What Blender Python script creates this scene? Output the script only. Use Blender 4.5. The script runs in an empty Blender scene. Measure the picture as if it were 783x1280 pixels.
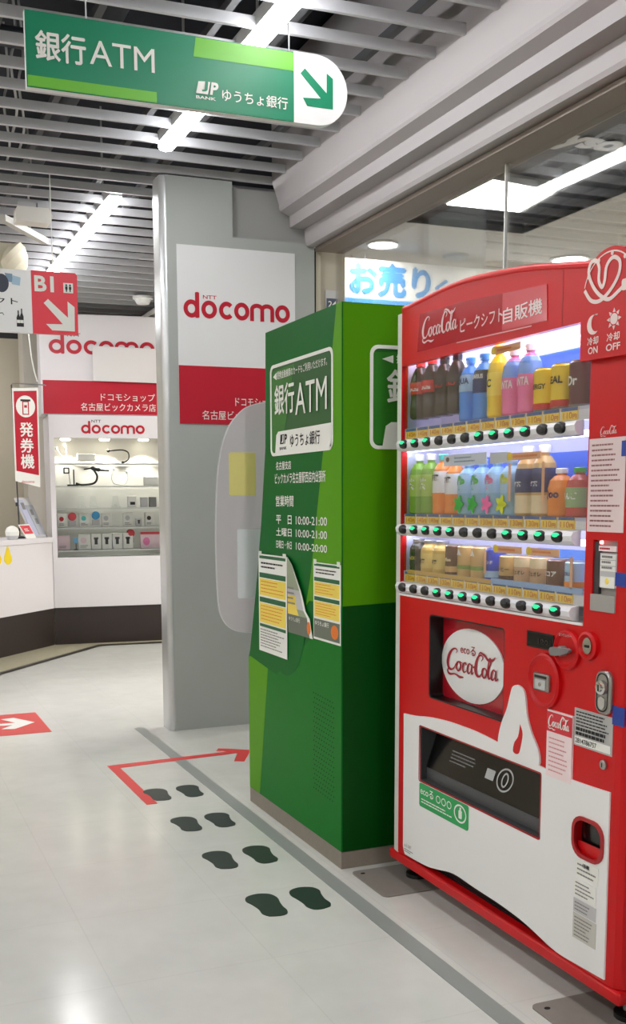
import bpy, math, random
from mathutils import Vector as V, Matrix
from mathutils.geometry import tessellate_polygon
random.seed(7)
SC = bpy.context.scene
COL = SC.collection

# ------------------------------------------------------------------ camera
cd = bpy.data.cameras.new('camera')
cam = bpy.data.objects.new('camera', cd)
COL.objects.link(cam)
cd.sensor_fit = 'VERTICAL'
cd.sensor_height = 24
cd.lens = 1306.51 / 1280 * 24
cd.shift_x = (391.5 - 336.59) / 1280
cd.shift_y = (790.52 - 640) / 1280
YAW, PIT, ROL = 0.373247, -0.126768, -0.0080737
fw = V((math.sin(YAW) * math.cos(PIT), math.cos(YAW) * math.cos(PIT), math.sin(PIT)))
r0 = V((math.cos(YAW), -math.sin(YAW), 0))
u0 = r0.cross(fw)
rr = r0 * math.cos(ROL) + u0 * math.sin(ROL)
uu = -r0 * math.sin(ROL) + u0 * math.cos(ROL)
mw = Matrix(((rr.x, uu.x, -fw.x, 0), (rr.y, uu.y, -fw.y, 0), (rr.z, uu.z, -fw.z, 1.2), (0, 0, 0, 1)))
cam.matrix_world = mw
cd.clip_start = 0.05
SC.camera = cam

# ------------------------------------------------------------------ world, exposure
w = bpy.data.worlds.new('world')
SC.world = w
w.use_nodes = True
w.node_tree.nodes['Background'].inputs[0].default_value = (0.9, 0.93, 1.0, 1)
w.node_tree.nodes['Background'].inputs[1].default_value = 0.3
SC.view_settings.view_transform = 'Standard'
SC.view_settings.look = 'None'
SC.view_settings.gamma = 1
SC.view_settings.use_curve_mapping = False
SC.view_settings.exposure = 0.44
SC.cycles.max_bounces = 8
SC.cycles.transparent_max_bounces = 16
SC.cycles.caustics_reflective = False
SC.cycles.caustics_refractive = False
SC.cycles.sample_clamp_indirect = 4
TUBE = 26.0        # brightness of the corridor's fluorescent tubes
SHOPLAMP = 12.0    # brightness of the lamps inside the shop
VENDLAMP = 4.0     # brightness of the tubes inside the vending machine


# ------------------------------------------------------------------ materials
def s2l(c):
    return tuple(((x / 255) / 12.92 if x / 255 <= 0.04045 else ((x / 255 + 0.055) / 1.055) ** 2.4) for x in c) + (1,)


MATS = {}


def mat(name, rgb, rough=0.5, metal=0.0, spec=0.5, emit=0, coat=0, alpha=1.0, noise=0, bump=0, scale=40):
    if name in MATS:
        return MATS[name]
    m = bpy.data.materials.new(name)
    m.use_nodes = True
    nt = m.node_tree
    b = nt.nodes['Principled BSDF']
    c = s2l(rgb)
    b.inputs['Base Color'].default_value = c
    b.inputs['Roughness'].default_value = rough
    b.inputs['Metallic'].default_value = metal
    b.inputs['Specular IOR Level'].default_value = spec
    b.inputs['Coat Weight'].default_value = coat
    b.inputs['Coat Roughness'].default_value = 0.08
    if alpha < 1:
        b.inputs['Alpha'].default_value = alpha
    if emit:
        b.inputs['Emission Color'].default_value = c
        b.inputs['Emission Strength'].default_value = emit
    if noise or bump:
        tc = nt.nodes.new('ShaderNodeTexCoord')
        nz = nt.nodes.new('ShaderNodeTexNoise')
        nz.inputs['Scale'].default_value = scale
        nz.inputs['Detail'].default_value = 4
        nt.links.new(tc.outputs['Object'], nz.inputs['Vector'])
        if noise:
            mx = nt.nodes.new('ShaderNodeMix')
            mx.data_type = 'RGBA'
            mx.blend_type = 'MIX'
            nt.links.new(nz.outputs['Fac'], mx.inputs['Factor'])
            k = 1 - noise
            mx.inputs['A'].default_value = (c[0] * k, c[1] * k, c[2] * k, 1)
            mx.inputs['B'].default_value = tuple(min(1, x * (1 + noise)) for x in c[:3]) + (1,)
            nt.links.new(mx.outputs['Result'], b.inputs['Base Color'])
        if bump:
            bp = nt.nodes.new('ShaderNodeBump')
            bp.inputs['Strength'].default_value = bump
            bp.inputs['Distance'].default_value = 0.002
            nt.links.new(nz.outputs['Fac'], bp.inputs['Height'])
            nt.links.new(bp.outputs['Normal'], b.inputs['Normal'])
    MATS[name] = m
    return m


def glass_mat(name, tint=(1, 1, 1), refl=1.0, rough=0.02):
    m = bpy.data.materials.new(name)
    m.use_nodes = True
    nt = m.node_tree
    nt.nodes.clear()
    out = nt.nodes.new('ShaderNodeOutputMaterial')
    mix = nt.nodes.new('ShaderNodeMixShader')
    tr = nt.nodes.new('ShaderNodeBsdfTransparent')
    gl = nt.nodes.new('ShaderNodeBsdfGlossy')
    fr = nt.nodes.new('ShaderNodeFresnel')
    fr.inputs['IOR'].default_value = 1.45
    mu = nt.nodes.new('ShaderNodeMath')
    mu.operation = 'MULTIPLY'
    mu.inputs[1].default_value = refl
    tr.inputs[0].default_value = (*tint, 1)
    gl.inputs['Roughness'].default_value = rough
    nt.links.new(fr.outputs[0], mu.inputs[0])
    nt.links.new(mu.outputs[0], mix.inputs[0])
    nt.links.new(tr.outputs[0], mix.inputs[1])
    nt.links.new(gl.outputs[0], mix.inputs[2])
    nt.links.new(mix.outputs[0], out.inputs[0])
    MATS[name] = m
    return m


def floor_mat():
    m = bpy.data.materials.new('glossy_floor_tiles')
    m.use_nodes = True
    nt = m.node_tree
    N, Lk = nt.nodes, nt.links
    b = N['Principled BSDF']
    tc = N.new('ShaderNodeTexCoord')
    sep = N.new('ShaderNodeSeparateXYZ')
    Lk.new(tc.outputs['Object'], sep.inputs[0])

    def M(op, a, bb=None):
        n = N.new('ShaderNodeMath')
        n.operation = op
        for i, x in enumerate((a, bb)):
            if x is None:
                continue
            if isinstance(x, (int, float)):
                n.inputs[i].default_value = x
            else:
                Lk.new(x, n.inputs[i])
        return n.outputs[0]

    def line(sock, off, pitch):
        t = M('DIVIDE', M('SUBTRACT', sock, off), pitch)
        f = M('ABSOLUTE', M('SUBTRACT', M('FRACT', t), 0.5))
        return M('GREATER_THAN', f, 0.5 - 0.0018 / pitch), M('FLOOR', t)
    lx, ix = line(sep.outputs[0], 0.502, 0.43)
    ly, iy = line(sep.outputs[1], 2.445, 0.45)
    ln = M('MAXIMUM', lx, ly)
    cid = N.new('ShaderNodeCombineXYZ')
    Lk.new(ix, cid.inputs[0])
    Lk.new(iy, cid.inputs[1])
    wn = N.new('ShaderNodeTexWhiteNoise')
    Lk.new(cid.outputs[0], wn.inputs['Vector'])
    nz = N.new('ShaderNodeTexNoise')
    nz.inputs['Scale'].default_value = 9
    nz.inputs['Detail'].default_value = 6
    Lk.new(tc.outputs['Object'], nz.inputs['Vector'])
    var = M('ADD', M('MULTIPLY', M('SUBTRACT', wn.outputs['Value'], 0.5), 0.06), M('MULTIPLY', M('SUBTRACT', nz.outputs['Fac'], 0.5), 0.9))
    fac = M('ADD', 0.5, var)
    mx = N.new('ShaderNodeMix')
    mx.data_type = 'RGBA'
    mx.inputs['A'].default_value = s2l((196, 196, 190))
    mx.inputs['B'].default_value = s2l((214, 214, 208))
    Lk.new(fac, mx.inputs['Factor'])
    m2 = N.new('ShaderNodeMix')
    m2.data_type = 'RGBA'
    Lk.new(M('MULTIPLY', ln, 0.13), m2.inputs['Factor'])
    Lk.new(mx.outputs['Result'], m2.inputs['A'])
    m2.inputs['B'].default_value = s2l((150, 148, 140))
    Lk.new(m2.outputs['Result'], b.inputs['Base Color'])
    b.inputs['Roughness'].default_value = 0.16
    b.inputs['Specular IOR Level'].default_value = 0.5
    bp = N.new('ShaderNodeBump')
    bp.inputs['Strength'].default_value = 0.12
    bp.inputs['Distance'].default_value = 0.004
    n2 = N.new('ShaderNodeTexNoise')
    n2.inputs['Scale'].default_value = 4
    Lk.new(tc.outputs['Object'], n2.inputs['Vector'])
    Lk.new(n2.outputs['Fac'], bp.inputs['Height'])
    Lk.new(bp.outputs['Normal'], b.inputs['Normal'])
    return m


RED = mat('vending_red', (196, 6, 14), 0.36, spec=.35)
DRED = mat('deep_red', (160, 10, 22), 0.38)
SIGNRED = mat('sign_red', (182, 14, 42), 0.4)
PINKRED = mat('hanging_sign_red', (226, 48, 66), 0.45)
WHITE = mat('white_gloss', (232, 232, 232), 0.3)
PAPER = mat('paper_white', (235, 235, 230), 0.7)
MWHITE = mat('matt_white', (225, 222, 222), 0.55)
BOOTHW = mat('booth_white', (226, 222, 226), 0.5)
LGREY = mat('light_grey', (190, 190, 192), 0.45)
GREY = mat('mid_grey', (128, 128, 128), 0.5)
DGREY = mat('dark_grey', (58, 58, 60), 0.5)
BLACK = mat('black_plastic', (16, 16, 17), 0.35)
DARKREC = mat('dark_recess', (10, 10, 11), 0.8)
STEEL = mat('brushed_steel', (170, 168, 165), 0.3, metal=0.9)
CHROME = mat('chrome', (215, 215, 215), 0.12, metal=1)
KICK = mat('kick_plate_grey', (135, 126, 116), 0.5, noise=.12)
GDARK = mat('green_dark', (2, 98, 34), 0.42, spec=.15)
GMID = mat('green_mid', (4, 112, 28), 0.42, spec=.15)
GLIME = mat('green_lime', (84, 150, 4), 0.42, spec=.15)
GSHADE = mat('green_shaded', (2, 68, 14), 0.42, spec=.15)  # near face green, darkened to hold the vending machine's shade
TEAL = mat('sign_green', (8, 128, 92), 0.4)
SLIME = mat('sign_lime', (104, 182, 52), 0.4)
INK = mat('ink_black', (28, 26, 28), 0.6)
INKG = mat('ink_grey', (130, 126, 124), 0.6)
INKGREEN = mat('ink_green', (30, 96, 56), 0.6)
PYELLOW = mat('print_yellow', (240, 214, 90), 0.6)
PORANGE = mat('print_orange', (226, 120, 40), 0.6)
WALLGREY = mat('pillar_grey', (166, 170, 167), 0.6, noise=.07, scale=3)
SOFFIT = mat('soffit_grey', (164, 159, 161), 0.5)
BEIGE = mat('beige_wall', (214, 204, 184), 0.7)
CLEAR = glass_mat('clear_glass', (0.985, 0.99, 0.99), 0.55)
CLEARV = glass_mat('vending_glass', (0.99, 0.99, 0.99), 0.3)
SHELFG = glass_mat('shelf_glass', (0.96, 0.97, 0.97), 1.0)
TUBEM = mat('tube_light', (255, 255, 255), emit=TUBE)
SHOPM = mat('shop_lamp', (255, 252, 245), emit=SHOPLAMP)
CASEM = mat('case_lamp', (255, 244, 214), emit=16)
VFILL = mat('vending_fill_tube', (236, 240, 255), emit=13)
VTUBE = mat('vending_tube', (236, 240, 255), emit=VENDLAMP)
VSTRIP = mat('vending_strip_light', (232, 236, 255), emit=8)
LEDG = mat('button_led_green', (40, 235, 150), 0.3, emit=.55)
FLOORM = floor_mat()


# ------------------------------------------------------------------ geometry helpers
class Fr:
    """a flat local frame: origin, right, up; c runs along the outward normal"""

    def __init__(s, o, u, v):
        s.o, s.u, s.v = V(o), V(u).normalized(), V(v).normalized()
        s.n = s.u.cross(s.v)

    def p(s, a, b, c=0):
        return s.o + s.u * a + s.v * b + s.n * c


WL = Fr((0, 0, 0), (1, 0, 0), (0, 1, 0))     # plan view, c = height
_txt = {}


def text_geo(s, bold=0.0, res=3):
    k = (s, bold, res)
    if k in _txt:
        return _txt[k]
    cu = bpy.data.curves.new('lettering', 'FONT')
    cu.body = s
    cu.resolution_u = res
    cu.offset = bold
    o = bpy.data.objects.new('lettering', cu)
    COL.objects.link(o)
    dg = bpy.context.evaluated_depsgraph_get()
    dg.update()
    me = bpy.data.meshes.new_from_object(o.evaluated_get(dg))
    vs = [(v.co.x, v.co.y) for v in me.vertices]
    fs = [tuple(p.vertices) for p in me.polygons]
    bpy.data.objects.remove(o)
    bpy.data.curves.remove(cu)
    bpy.data.meshes.remove(me)
    if vs:
        x0 = min(v[0] for v in vs); x1 = max(v[0] for v in vs)
        y0 = min(v[1] for v in vs); y1 = max(v[1] for v in vs)
    else:
        x0 = y0 = 0; x1 = y1 = 1
    _txt[k] = (vs, fs, (x0, x1, y0, y1))
    return _txt[k]


def rrect(a0, a1, b0, b1, r, seg=5):
    out = []
    for cx, cy, t0 in ((a1 - r, b1 - r, 0), (a0 + r, b1 - r, 90), (a0 + r, b0 + r, 180), (a1 - r, b0 + r, 270)):
        for i in range(seg + 1):
            t = math.radians(t0 + 90 * i / seg)
            out.append((cx + r * math.cos(t), cy + r * math.sin(t)))
    return out


def ellipse(cx, cy, rx, ry, n=32, t0=0, t1=360):
    full = abs(t1 - t0) >= 360
    m = n if full else n + 1
    return [(cx + rx * math.cos(math.radians(t0 + (t1 - t0) * i / n)), cy + ry * math.sin(math.radians(t0 + (t1 - t0) * i / n))) for i in range(m)]


def rect(a0, a1, b0, b1):
    return [(a0, b0), (a1, b0), (a1, b1), (a0, b1)]


def smooth(pts, k=6):
    """Catmull-Rom through the points (tuples of any size)"""
    out = []
    n = len(pts)
    for i in range(n - 1):
        p0, p1, p2, p3 = pts[max(i - 1, 0)], pts[i], pts[i + 1], pts[min(i + 2, n - 1)]
        for j in range(k):
            t = j / k
            out.append(tuple(0.5 * (2 * b + (c - a) * t + (2 * a - 5 * b + 4 * c - d) * t * t + (3 * b - a - 3 * c + d) * t ** 3) for a, b, c, d in zip(p0, p1, p2, p3)))
    out.append(tuple(pts[-1]))
    return out


def area2(p):
    return sum(p[i][0] * p[(i + 1) % len(p)][1] - p[(i + 1) % len(p)][0] * p[i][1] for i in range(len(p)))


WORLD = {}


class MB:
    def __init__(s):
        s.v, s.f, s.mi, s.ms, s.sm = [], [], [], [], []

    def m(s, mt):
        if mt not in s.ms:
            s.ms.append(mt)
        return s.ms.index(mt)

    def add(s, vs, fs, mt, sm=False):
        k = len(s.v)
        s.v += [V(x) for x in vs]
        i = s.m(mt)
        for f in fs:
            s.f.append(tuple(k + j for j in f))
            s.mi.append(i)
            s.sm.append(sm)
        return s

    def poly(s, fr, pts, n0, n1, mt, holes=(), side=None):
        pts = list(pts)
        if area2(pts) < 0:
            pts.reverse()
        hs = []
        for h in holes:
            h = list(h)
            if area2(h) > 0:
                h.reverse()
            hs.append(h)
        loops = [pts] + hs
        allp = [p for l in loops for p in l]
        N = len(allp)
        if hs:
            tris = tessellate_polygon([[V((p[0], p[1], 0)) for p in l] for l in loops])
            faces = []
            for t in tris:
                a = area2([allp[i] for i in t])
                if abs(a) < 1e-12:
                    continue
                faces.append(tuple(t) if a > 0 else tuple(reversed(t)))
        else:
            faces = [tuple(range(N))]
        vs = [fr.p(a, b, n1) for a, b in allp]
        s.add(vs, faces, mt)
        if n0 is not None and abs(n1 - n0) > 1e-9:
            vs2 = [fr.p(a, b, n0) for a, b in allp]
            s.add(vs2, [tuple(reversed(f)) for f in faces], side or mt)
            k = 0
            for l in loops:
                n = len(l)
                va = [fr.p(a, b, n1) for a, b in l] + [fr.p(a, b, n0) for a, b in l]
                s.add(va, [(i, i + n, (i + 1) % n + n, (i + 1) % n) for i in range(n)], side or mt)
                k += n
        return s

    def box(s, fr, a0, a1, b0, b1, n0, n1, mt):
        return s.poly(fr, rect(a0, a1, b0, b1), n0, n1, mt)

    def rbox(s, fr, a0, a1, b0, b1, n0, n1, r, mt, e=0.0, seg=4):
        """rounded slab, with a softened front edge of size e"""
        if e <= 0:
            return s.poly(fr, rrect(a0, a1, b0, b1, r, seg), n0, n1, mt)
        s.poly(fr, rrect(a0, a1, b0, b1, r, seg), n0, n1 - e, mt)
        l0 = rrect(a0, a1, b0, b1, r, seg)
        l1 = rrect(a0 + e * .4, a1 - e * .4, b0 + e * .4, b1 - e * .4, max(r - e * .4, 1e-4), seg)
        l2 = rrect(a0 + e, a1 - e, b0 + e, b1 - e, max(r - e, 1e-4), seg)
        n = len(l0)
        for la, na, lb, nb in ((l0, n1 - e, l1, n1 - e * .4), (l1, n1 - e * .4, l2, n1)):
            s.add([fr.p(a, b, na) for a, b in la] + [fr.p(a, b, nb) for a, b in lb], [(i, (i + 1) % n, (i + 1) % n + n, i + n) for i in range(n)], mt)
        s.poly(fr, l2, n1, n1, mt)
        return s

    def lathe(s, c, prof, seg=20, axis='z', dirs=None, sy=1.0):
        """prof: list of (radius, height, material of the ring above it)"""
        c = V(c)
        if dirs:
            X, Y, Z = dirs
        else:
            X, Y, Z = V((1, 0, 0)), V((0, 1, 0)), V((0, 0, 1))
        rings = []
        for r_, z_, *_m in prof:
            rings.append([c + X * (r_ * math.cos(2 * math.pi * i / seg)) + Y * (sy * r_ * math.sin(2 * math.pi * i / seg)) + Z * z_ for i in range(seg)])
        for k in range(len(prof) - 1):
            s.add(rings[k] + rings[k + 1], [(i, (i + 1) % seg, (i + 1) % seg + seg, i + seg) for i in range(seg)], prof[k][2], True)
        if prof[0][0] > 1e-6:
            s.add(rings[0], [tuple(reversed(range(seg)))], prof[0][2])
        if prof[-1][0] > 1e-6:
            s.add(rings[-1], [tuple(range(seg))], prof[-2][2])
        return s

    def tube(s, pts, r, mt, seg=8, closed=False):
        pts = [V(p) for p in pts]
        n = len(pts)
        rings = []
        up = None
        for i in range(n):
            if closed:
                t = pts[(i + 1) % n] - pts[i - 1]
            else:
                t = pts[min(i + 1, n - 1)] - pts[max(i - 1, 0)]
            t.normalize()
            if up is None:
                up = V((0, 0, 1)) if abs(t.z) < .9 else V((1, 0, 0))
            a = t.cross(up)
            a.normalize()
            b = a.cross(t)
            up = b
            rad = r[i] if isinstance(r, (list, tuple)) else r
            rings.append([pts[i] + a * (rad * math.cos(2 * math.pi * j / seg)) + b * (rad * math.sin(2 * math.pi * j / seg)) for j in range(seg)])
        vs = [p for R in rings for p in R]
        fs = []
        for i in range(n if closed else n - 1):
            k = (i + 1) % n
            for j in range(seg):
                fs.append((i * seg + j, i * seg + (j + 1) % seg, k * seg + (j + 1) % seg, k * seg + j))
        s.add(vs, fs, mt, True)
        if not closed:
            s.add(rings[0], [tuple(reversed(range(seg)))], mt)
            s.add(rings[-1], [tuple(range(seg))], mt)
        return s

    def text(s, fr, body, a0, a1, b0, b1, n, mt, bold=0.0, shear=0.0, res=3):
        """a1=None keeps the aspect from the height; anchored at a0"""
        cjk = any(ord(c) > 0x2fff for c in body)
        vs, fs, (x0, x1, y0, y1) = text_geo(body, 0 if cjk else bold, res)
        sy = (b1 - b0) / max(y1 - y0, 1e-6)
        sx = sy if a1 is None else (a1 - a0) / max(x1 - x0, 1e-6)
        offs = ((-bold, 0), (bold, 0), (0, bold), (0, -bold)) if cjk and bold >= .01 else ((0, 0),)
        for i, (ox, oy) in enumerate(offs):      # heavier weight for the Japanese letters
            s.add([fr.p(a0 + (x - x0 + ox) * sx + shear * (y - y0) * sy, b0 + (y - y0 + oy) * sy, n + i * .00004) for x, y in vs], fs, mt)
        return s

    def stroke(s, fr, pts, wd, n, mt, closed=False):
        """flat ribbon along a polyline; wd a number or one per point"""
        P = [V((p[0], p[1])) for p in pts]
        k = len(P)
        L_, R_ = [], []
        for i in range(k):
            if closed:
                t = P[(i + 1) % k] - P[i - 1]
            else:
                t = P[min(i + 1, k - 1)] - P[max(i - 1, 0)]
            if t.length < 1e-9:
                t = V((1, 0))
            t.normalize()
            q = V((-t.y, t.x))
            wdt = (wd[i] if isinstance(wd, (list, tuple)) else wd) / 2
            L_.append(P[i] + q * wdt)
            R_.append(P[i] - q * wdt)
        vs = [fr.p(p.x, p.y, n + .0004 * i / k) for i, p in enumerate(L_)] + [fr.p(p.x, p.y, n + .0004 * i / k) for i, p in enumerate(R_)]
        m_ = k if closed else k - 1
        s.add(vs, [(i, i + k, (i + 1) % k + k, (i + 1) % k) for i in range(m_)], mt)
        return s

    def lines(s, fr, a0, a1, b0, b1, rows, n, mt, fill=0.45, jit=True):
        """rows of fine print drawn as short dashes of ink"""
        h = (b1 - b0) / rows
        for i in range(rows):
            y = b1 - (i + .5) * h
            x = a0
            end = a0 + (a1 - a0) * (random.uniform(.6, 1) if jit else 1)
            while x < end - .001:
                l_ = min(random.uniform(.02, .1) * (a1 - a0) + .004, end - x)
                s.poly(fr, rect(x, x + l_, y - h * fill / 2, y + h * fill / 2), n, n, mt)
                x += l_ + (a1 - a0) * .012
        return s

    def build(s, name, parent=None, bevel=0, seg=2):
        me = bpy.data.meshes.new(name)
        if parent is None:
            xs = [v.x for v in s.v]; ys = [v.y for v in s.v]; zs = [v.z for v in s.v]
            base = V(((min(xs) + max(xs)) / 2, (min(ys) + max(ys)) / 2, min(zs)))
            o = bpy.data.objects.new(name, me)
            o.location = base
        else:
            base = WORLD[parent.name]
            o = bpy.data.objects.new(name, me)
            o.parent = parent
        me.from_pydata([tuple(v - base) for v in s.v], [], s.f)
        for mt in s.ms:
            me.materials.append(mt)
        for i, p in enumerate(me.polygons):
            p.material_index = s.mi[i]
            p.use_smooth = s.sm[i]
        me.update()
        COL.objects.link(o)
        WORLD[o.name] = base
        if bevel:
            b = o.modifiers.new('bevel', 'BEVEL')
            b.width = bevel
            b.segments = seg
            b.limit_method = 'ANGLE'
            b.angle_limit = math.radians(40)
        return o


def tag(o, label=None, cat=None, group=None, kind=None):
    if label: o['label'] = label
    if cat: o['category'] = cat
    if group: o['group'] = group
    if kind: o['kind'] = kind
    return o


def thing(name, loc, label, cat, group=None):
    o = bpy.data.objects.new(name, None)
    o.location = loc
    o.empty_display_size = .1
    COL.objects.link(o)
    WORLD[o.name] = V(loc)
    return tag(o, label, cat, group)


# ---- hand-drawn lettering
def coke_script(mb, fr, a0, a1, b0, b1, n, mt, slope=0.0):
    """flowing script wordmark drawn as ribbons; design box 0..3.3 x -0.25..1.15"""
    S = []
    # first capital C with its tail running under the word
    S.append([(.66, .86, .03), (.72, 1.0, .05), (.58, 1.06, .06), (.38, .95, .1), (.2, .68, .16), (.13, .38, .18), (.2, .14, .13), (.38, .08, .07), (.55, .2, .05), (.66, .4, .03)])
    S.append([(.2, .14, .05), (.12, -.04, .07), (.3, -.14, .09), (.6, -.08, .06), (.9, -.16, .1), (1.15, -.12, .03)])
    # o
    S.append([(.84, .52, .05), (.72, .42, .11), (.7, .22, .12), (.8, .1, .07), (.92, .2, .1), (.95, .4, .1), (.86, .52, .05), (1.02, .5, .03), (1.12, .44, .03)])
    # c
    S.append([(1.3, .44, .09), (1.26, .54, .05), (1.13, .44, .11), (1.09, .24, .12), (1.18, .1, .07), (1.34, .2, .03)])
    # a
    S.append([(1.62, .48, .05), (1.5, .54, .06), (1.4, .38, .12), (1.4, .16, .11), (1.5, .12, .06), (1.6, .28, .04), (1.66, .54, .05), (1.62, .28, .11), (1.66, .12, .07), (1.78, .22, .03)])
    # hyphen
    S.append([(1.7, .42, .07), (1.86, .46, .07)])
    # second capital C with its long ribbon
    S.append([(2.2, .78, .03), (2.3, .92, .06), (2.2, 1.04, .06), (2.02, .92, .1), (1.9, .62, .16), (1.88, .32, .17), (1.98, .12, .12), (2.14, .12, .06), (2.28, .34, .03)])
    S.append([(2.02, .95, .04), (2.14, 1.14, .06), (2.4, 1.06, .1), (2.62, .9, .11), (2.86, .94, .09), (3.02, 1.08, .03)])
    # o
    S.append([(2.42, .52, .05), (2.3, .42, .11), (2.28, .22, .12), (2.38, .1, .07), (2.5, .2, .1), (2.53, .4, .1), (2.44, .52, .05), (2.56, .46, .03)])
    # l
    S.append([(2.56, .3, .03), (2.7, .62, .05), (2.78, .92, .06), (2.7, .98, .06), (2.64, .7, .1), (2.62, .3, .12), (2.68, .12, .08), (2.8, .22, .03)])
    # a
    S.append([(3.04, .48, .05), (2.93, .54, .06), (2.83, .38, .12), (2.83, .16, .11), (2.92, .12, .06), (3.02, .28, .04), (3.08, .54, .05), (3.04, .28, .11), (3.08, .12, .07), (3.22, .24, .03)])
    sx = (a1 - a0) / 3.3
    sy = (b1 - b0) / 1.4
    for j, q in enumerate(S):
        q = smooth(q, 5)
        mb.stroke(fr, [(a0 + x * sx, b0 + (y + .25) * sy + slope * (x * sx)) for x, y, _ in q], [w_ * (sx + sy) / 2 for *_, w_ in q], n + j * .0001, mt)


def round_word(mb, fr, word, a0, a1, b0, b1, n, mt, wf=.2):
    """rounded geometric letters d o c m; b0 baseline, b1 x-height top"""
    adv = {'d': 1.13, 'o': 1.13, 'c': .98, 'm': 1.58}
    tot = sum(adv[c] for c in word) - .13
    k = (a1 - a0) / tot
    h = b1 - b0
    wd = wf * h
    x = a0
    for c in word:
        rx, ry = .5 * k - wd / 2, h / 2 - wd / 2
        cy = b0 + h / 2
        if c in 'do':
            mb.stroke(fr, ellipse(x + .5 * k, cy, rx, ry, 28), wd, n, mt, True)
        if c == 'd':
            mb.poly(fr, rrect(x + k - wd, x + k, b0, b0 + h * 1.42, wd * .3, 3), n + .0012, n + .0012, mt)
        if c == 'c':
            mb.stroke(fr, ellipse(x + .5 * k, cy, rx, ry, 22, 42, 318), wd, n, mt)
        if c == 'm':
            for i in range(2):
                q = ellipse(x + (.38 + .67 * i) * k, b0 + h - .37 * k, .335 * k, .37 * k - wd / 2, 12, 180, 0)
                q = [(q[0][0], b0)] + q + [(q[-1][0], b0)]
                mb.stroke(fr, q, wd * .95, n + .001 * i, mt)
        x += adv[c] * k
    return k


def arrow_dr(mb, fr, pts, n0, n1, mt):
    mb.poly(fr, pts, n0, n1, mt)


# ================================================================== SETTING
# floor
mb = MB()
mb.box(WL, -4, 7.5, -4, 13, -.05, 0, FLOORM)
fl = tag(mb.build('floor'), kind='structure')
# dark line let into the floor
mb = MB()
mb.poly(WL, rect(1.312, 1.366, -3.5, 5.33), 0.0002, .0012, mat('floor_line', (142, 146, 142), .35))
tag(mb.build('trim_1'), kind='structure')
# carpeted strip in front of the shop with a dark edge
mb = MB()
cp = [(-.6, 5.1), (.875, 7.405), (1.83, 8.545), (3.6, 8.40), (3.6, 9.8), (-3, 9.8), (-3, 5.1)]
mb.poly(WL, cp, .0005, .006, mat('shop_carpet', (150, 144, 122), .9, noise=.1))
tag(mb.build('trim_2'), kind='structure')
mb = MB()
ed = [V((-.6, 5.1)), V((.875, 7.405)), V((1.83, 8.545)), V((3.6, 8.40))]
mb.stroke(WL, [tuple(p) for p in ed], .05, .009, mat('floor_edge', (52, 46, 42), .5))
tag(mb.build('trim_3'), kind='structure')

# ceiling deck over the louvre
DECK = mat('deck_dark', (34, 38, 48), .8, noise=.35, scale=2)
mb = MB()
mb.box(WL, -4, 7.5, -4, 13, 3.35, 3.4, DECK)
ceil = tag(mb.build('ceiling'), kind='structure')
SLAT = mat('louvre_slat', (196, 197, 202), .4)
FS = Fr((0, 0, 0), (1, 0, 0), (0, 0, 1))
y = 3.347 - .2055 * 22
while y < 10:
    x1 = 2.075 if y < 5.25 else 2.9
    m_ = MB()
    if y < 9.75:
        m_.box(Fr((0, y, 0), (1, 0, 0), (0, 0, 1)), -3.9, x1, 2.795, 2.833, -.008, .008, SLAT)
        m_.build('slat', ceil)
    y += .2055
CARR = mat('carrier_grey', (74, 75, 78), .5)
for x in (-2.5, -1.4, -.35, .55, .87, 1.28, 1.52, 1.9):
    m_ = MB()
    m_.box(Fr((x, 0, 0), (0, 1, 0), (0, 0, 1)), -3.8, 9.4, 2.86, 2.89, -.014, .014, CARR)
    m_.build('carrier', ceil)
for (x, z, r_) in ((.2, 3.15, .11), (1.7, 3.12, .07), (1.1, 3.2, .05), (-.8, 3.1, .12)):
    m_ = MB()
    m_.tube([(x, -3.8, z), (x, 9.6, z)], r_, mat('duct_grey', (58, 62, 68), .5), 12)
    m_.build('duct', ceil)
for (yy, z, r_) in ((4.3, 3.05, .04), (5.9, 3.0, .05), (7.3, 3.05, .04)):
    m_ = MB()
    m_.tube([(-3.5, yy, z), (2.0, yy + .3, z)], r_, mat('duct_grey', (58, 62, 68), .5), 10)
    m_.build('pipe', ceil)
for k, (x, yy) in enumerate(((.69, 4.55), (.75, 4.75), (.72, 5.0), (1.5, 3.9), (1.02, 6.3))):
    q = smooth([(x, yy, 3.3), (x + .02, yy + .05, 3.1), (x - .015, yy - .03, 2.95), (x + .03, yy + .15, 2.84), (x + .06, yy + .5, 2.85)], 6)
    m_ = MB()
    m_.tube(q, .006, LGREY, 6)
    m_.build('cable', ceil)

# outer walls
mb = MB()
mb.box(WL, -4, -3.9, -4, 13, 0, 3.4, BEIGE)
tag(mb.build('wall_left'), kind='structure')
mb = MB()
mb.box(WL, -3.9, 7.4, -4, -3.9, 0, 3.4, BEIGE)
tag(mb.build('wall_near'), kind='structure')
mb = MB()
mb.box(WL, -3.9, 3.4, 9.9, 10, 0, 2.66, BEIGE)
mb.box(WL, -3.9, 3.4, 9.9, 10, 2.66, 3.35, DGREY)
tag(mb.build('wall_back'), kind='structure')
mb = MB()
mb.box(WL, 1.40, 1.62, 9.3, 9.55, 0, 2.79, mat('column_grey_beige', (196, 190, 178), .7))
tag(mb.build('wall_column'), kind='structure')
# counter-side back panel just beside the booth
mb = MB()
mb.box(WL, 7.4, 7.5, -4, 13, 0, 3.4, BEIGE)
tag(mb.build('wall_right'), kind='structure')
mb = MB()
mb.box(WL, 2.48, 7.4, 12.5, 12.6, 0, 3.4, mat('shop_wall', (196, 194, 188), .7))
tag(mb.build('wall_shop'), kind='structure')

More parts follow.
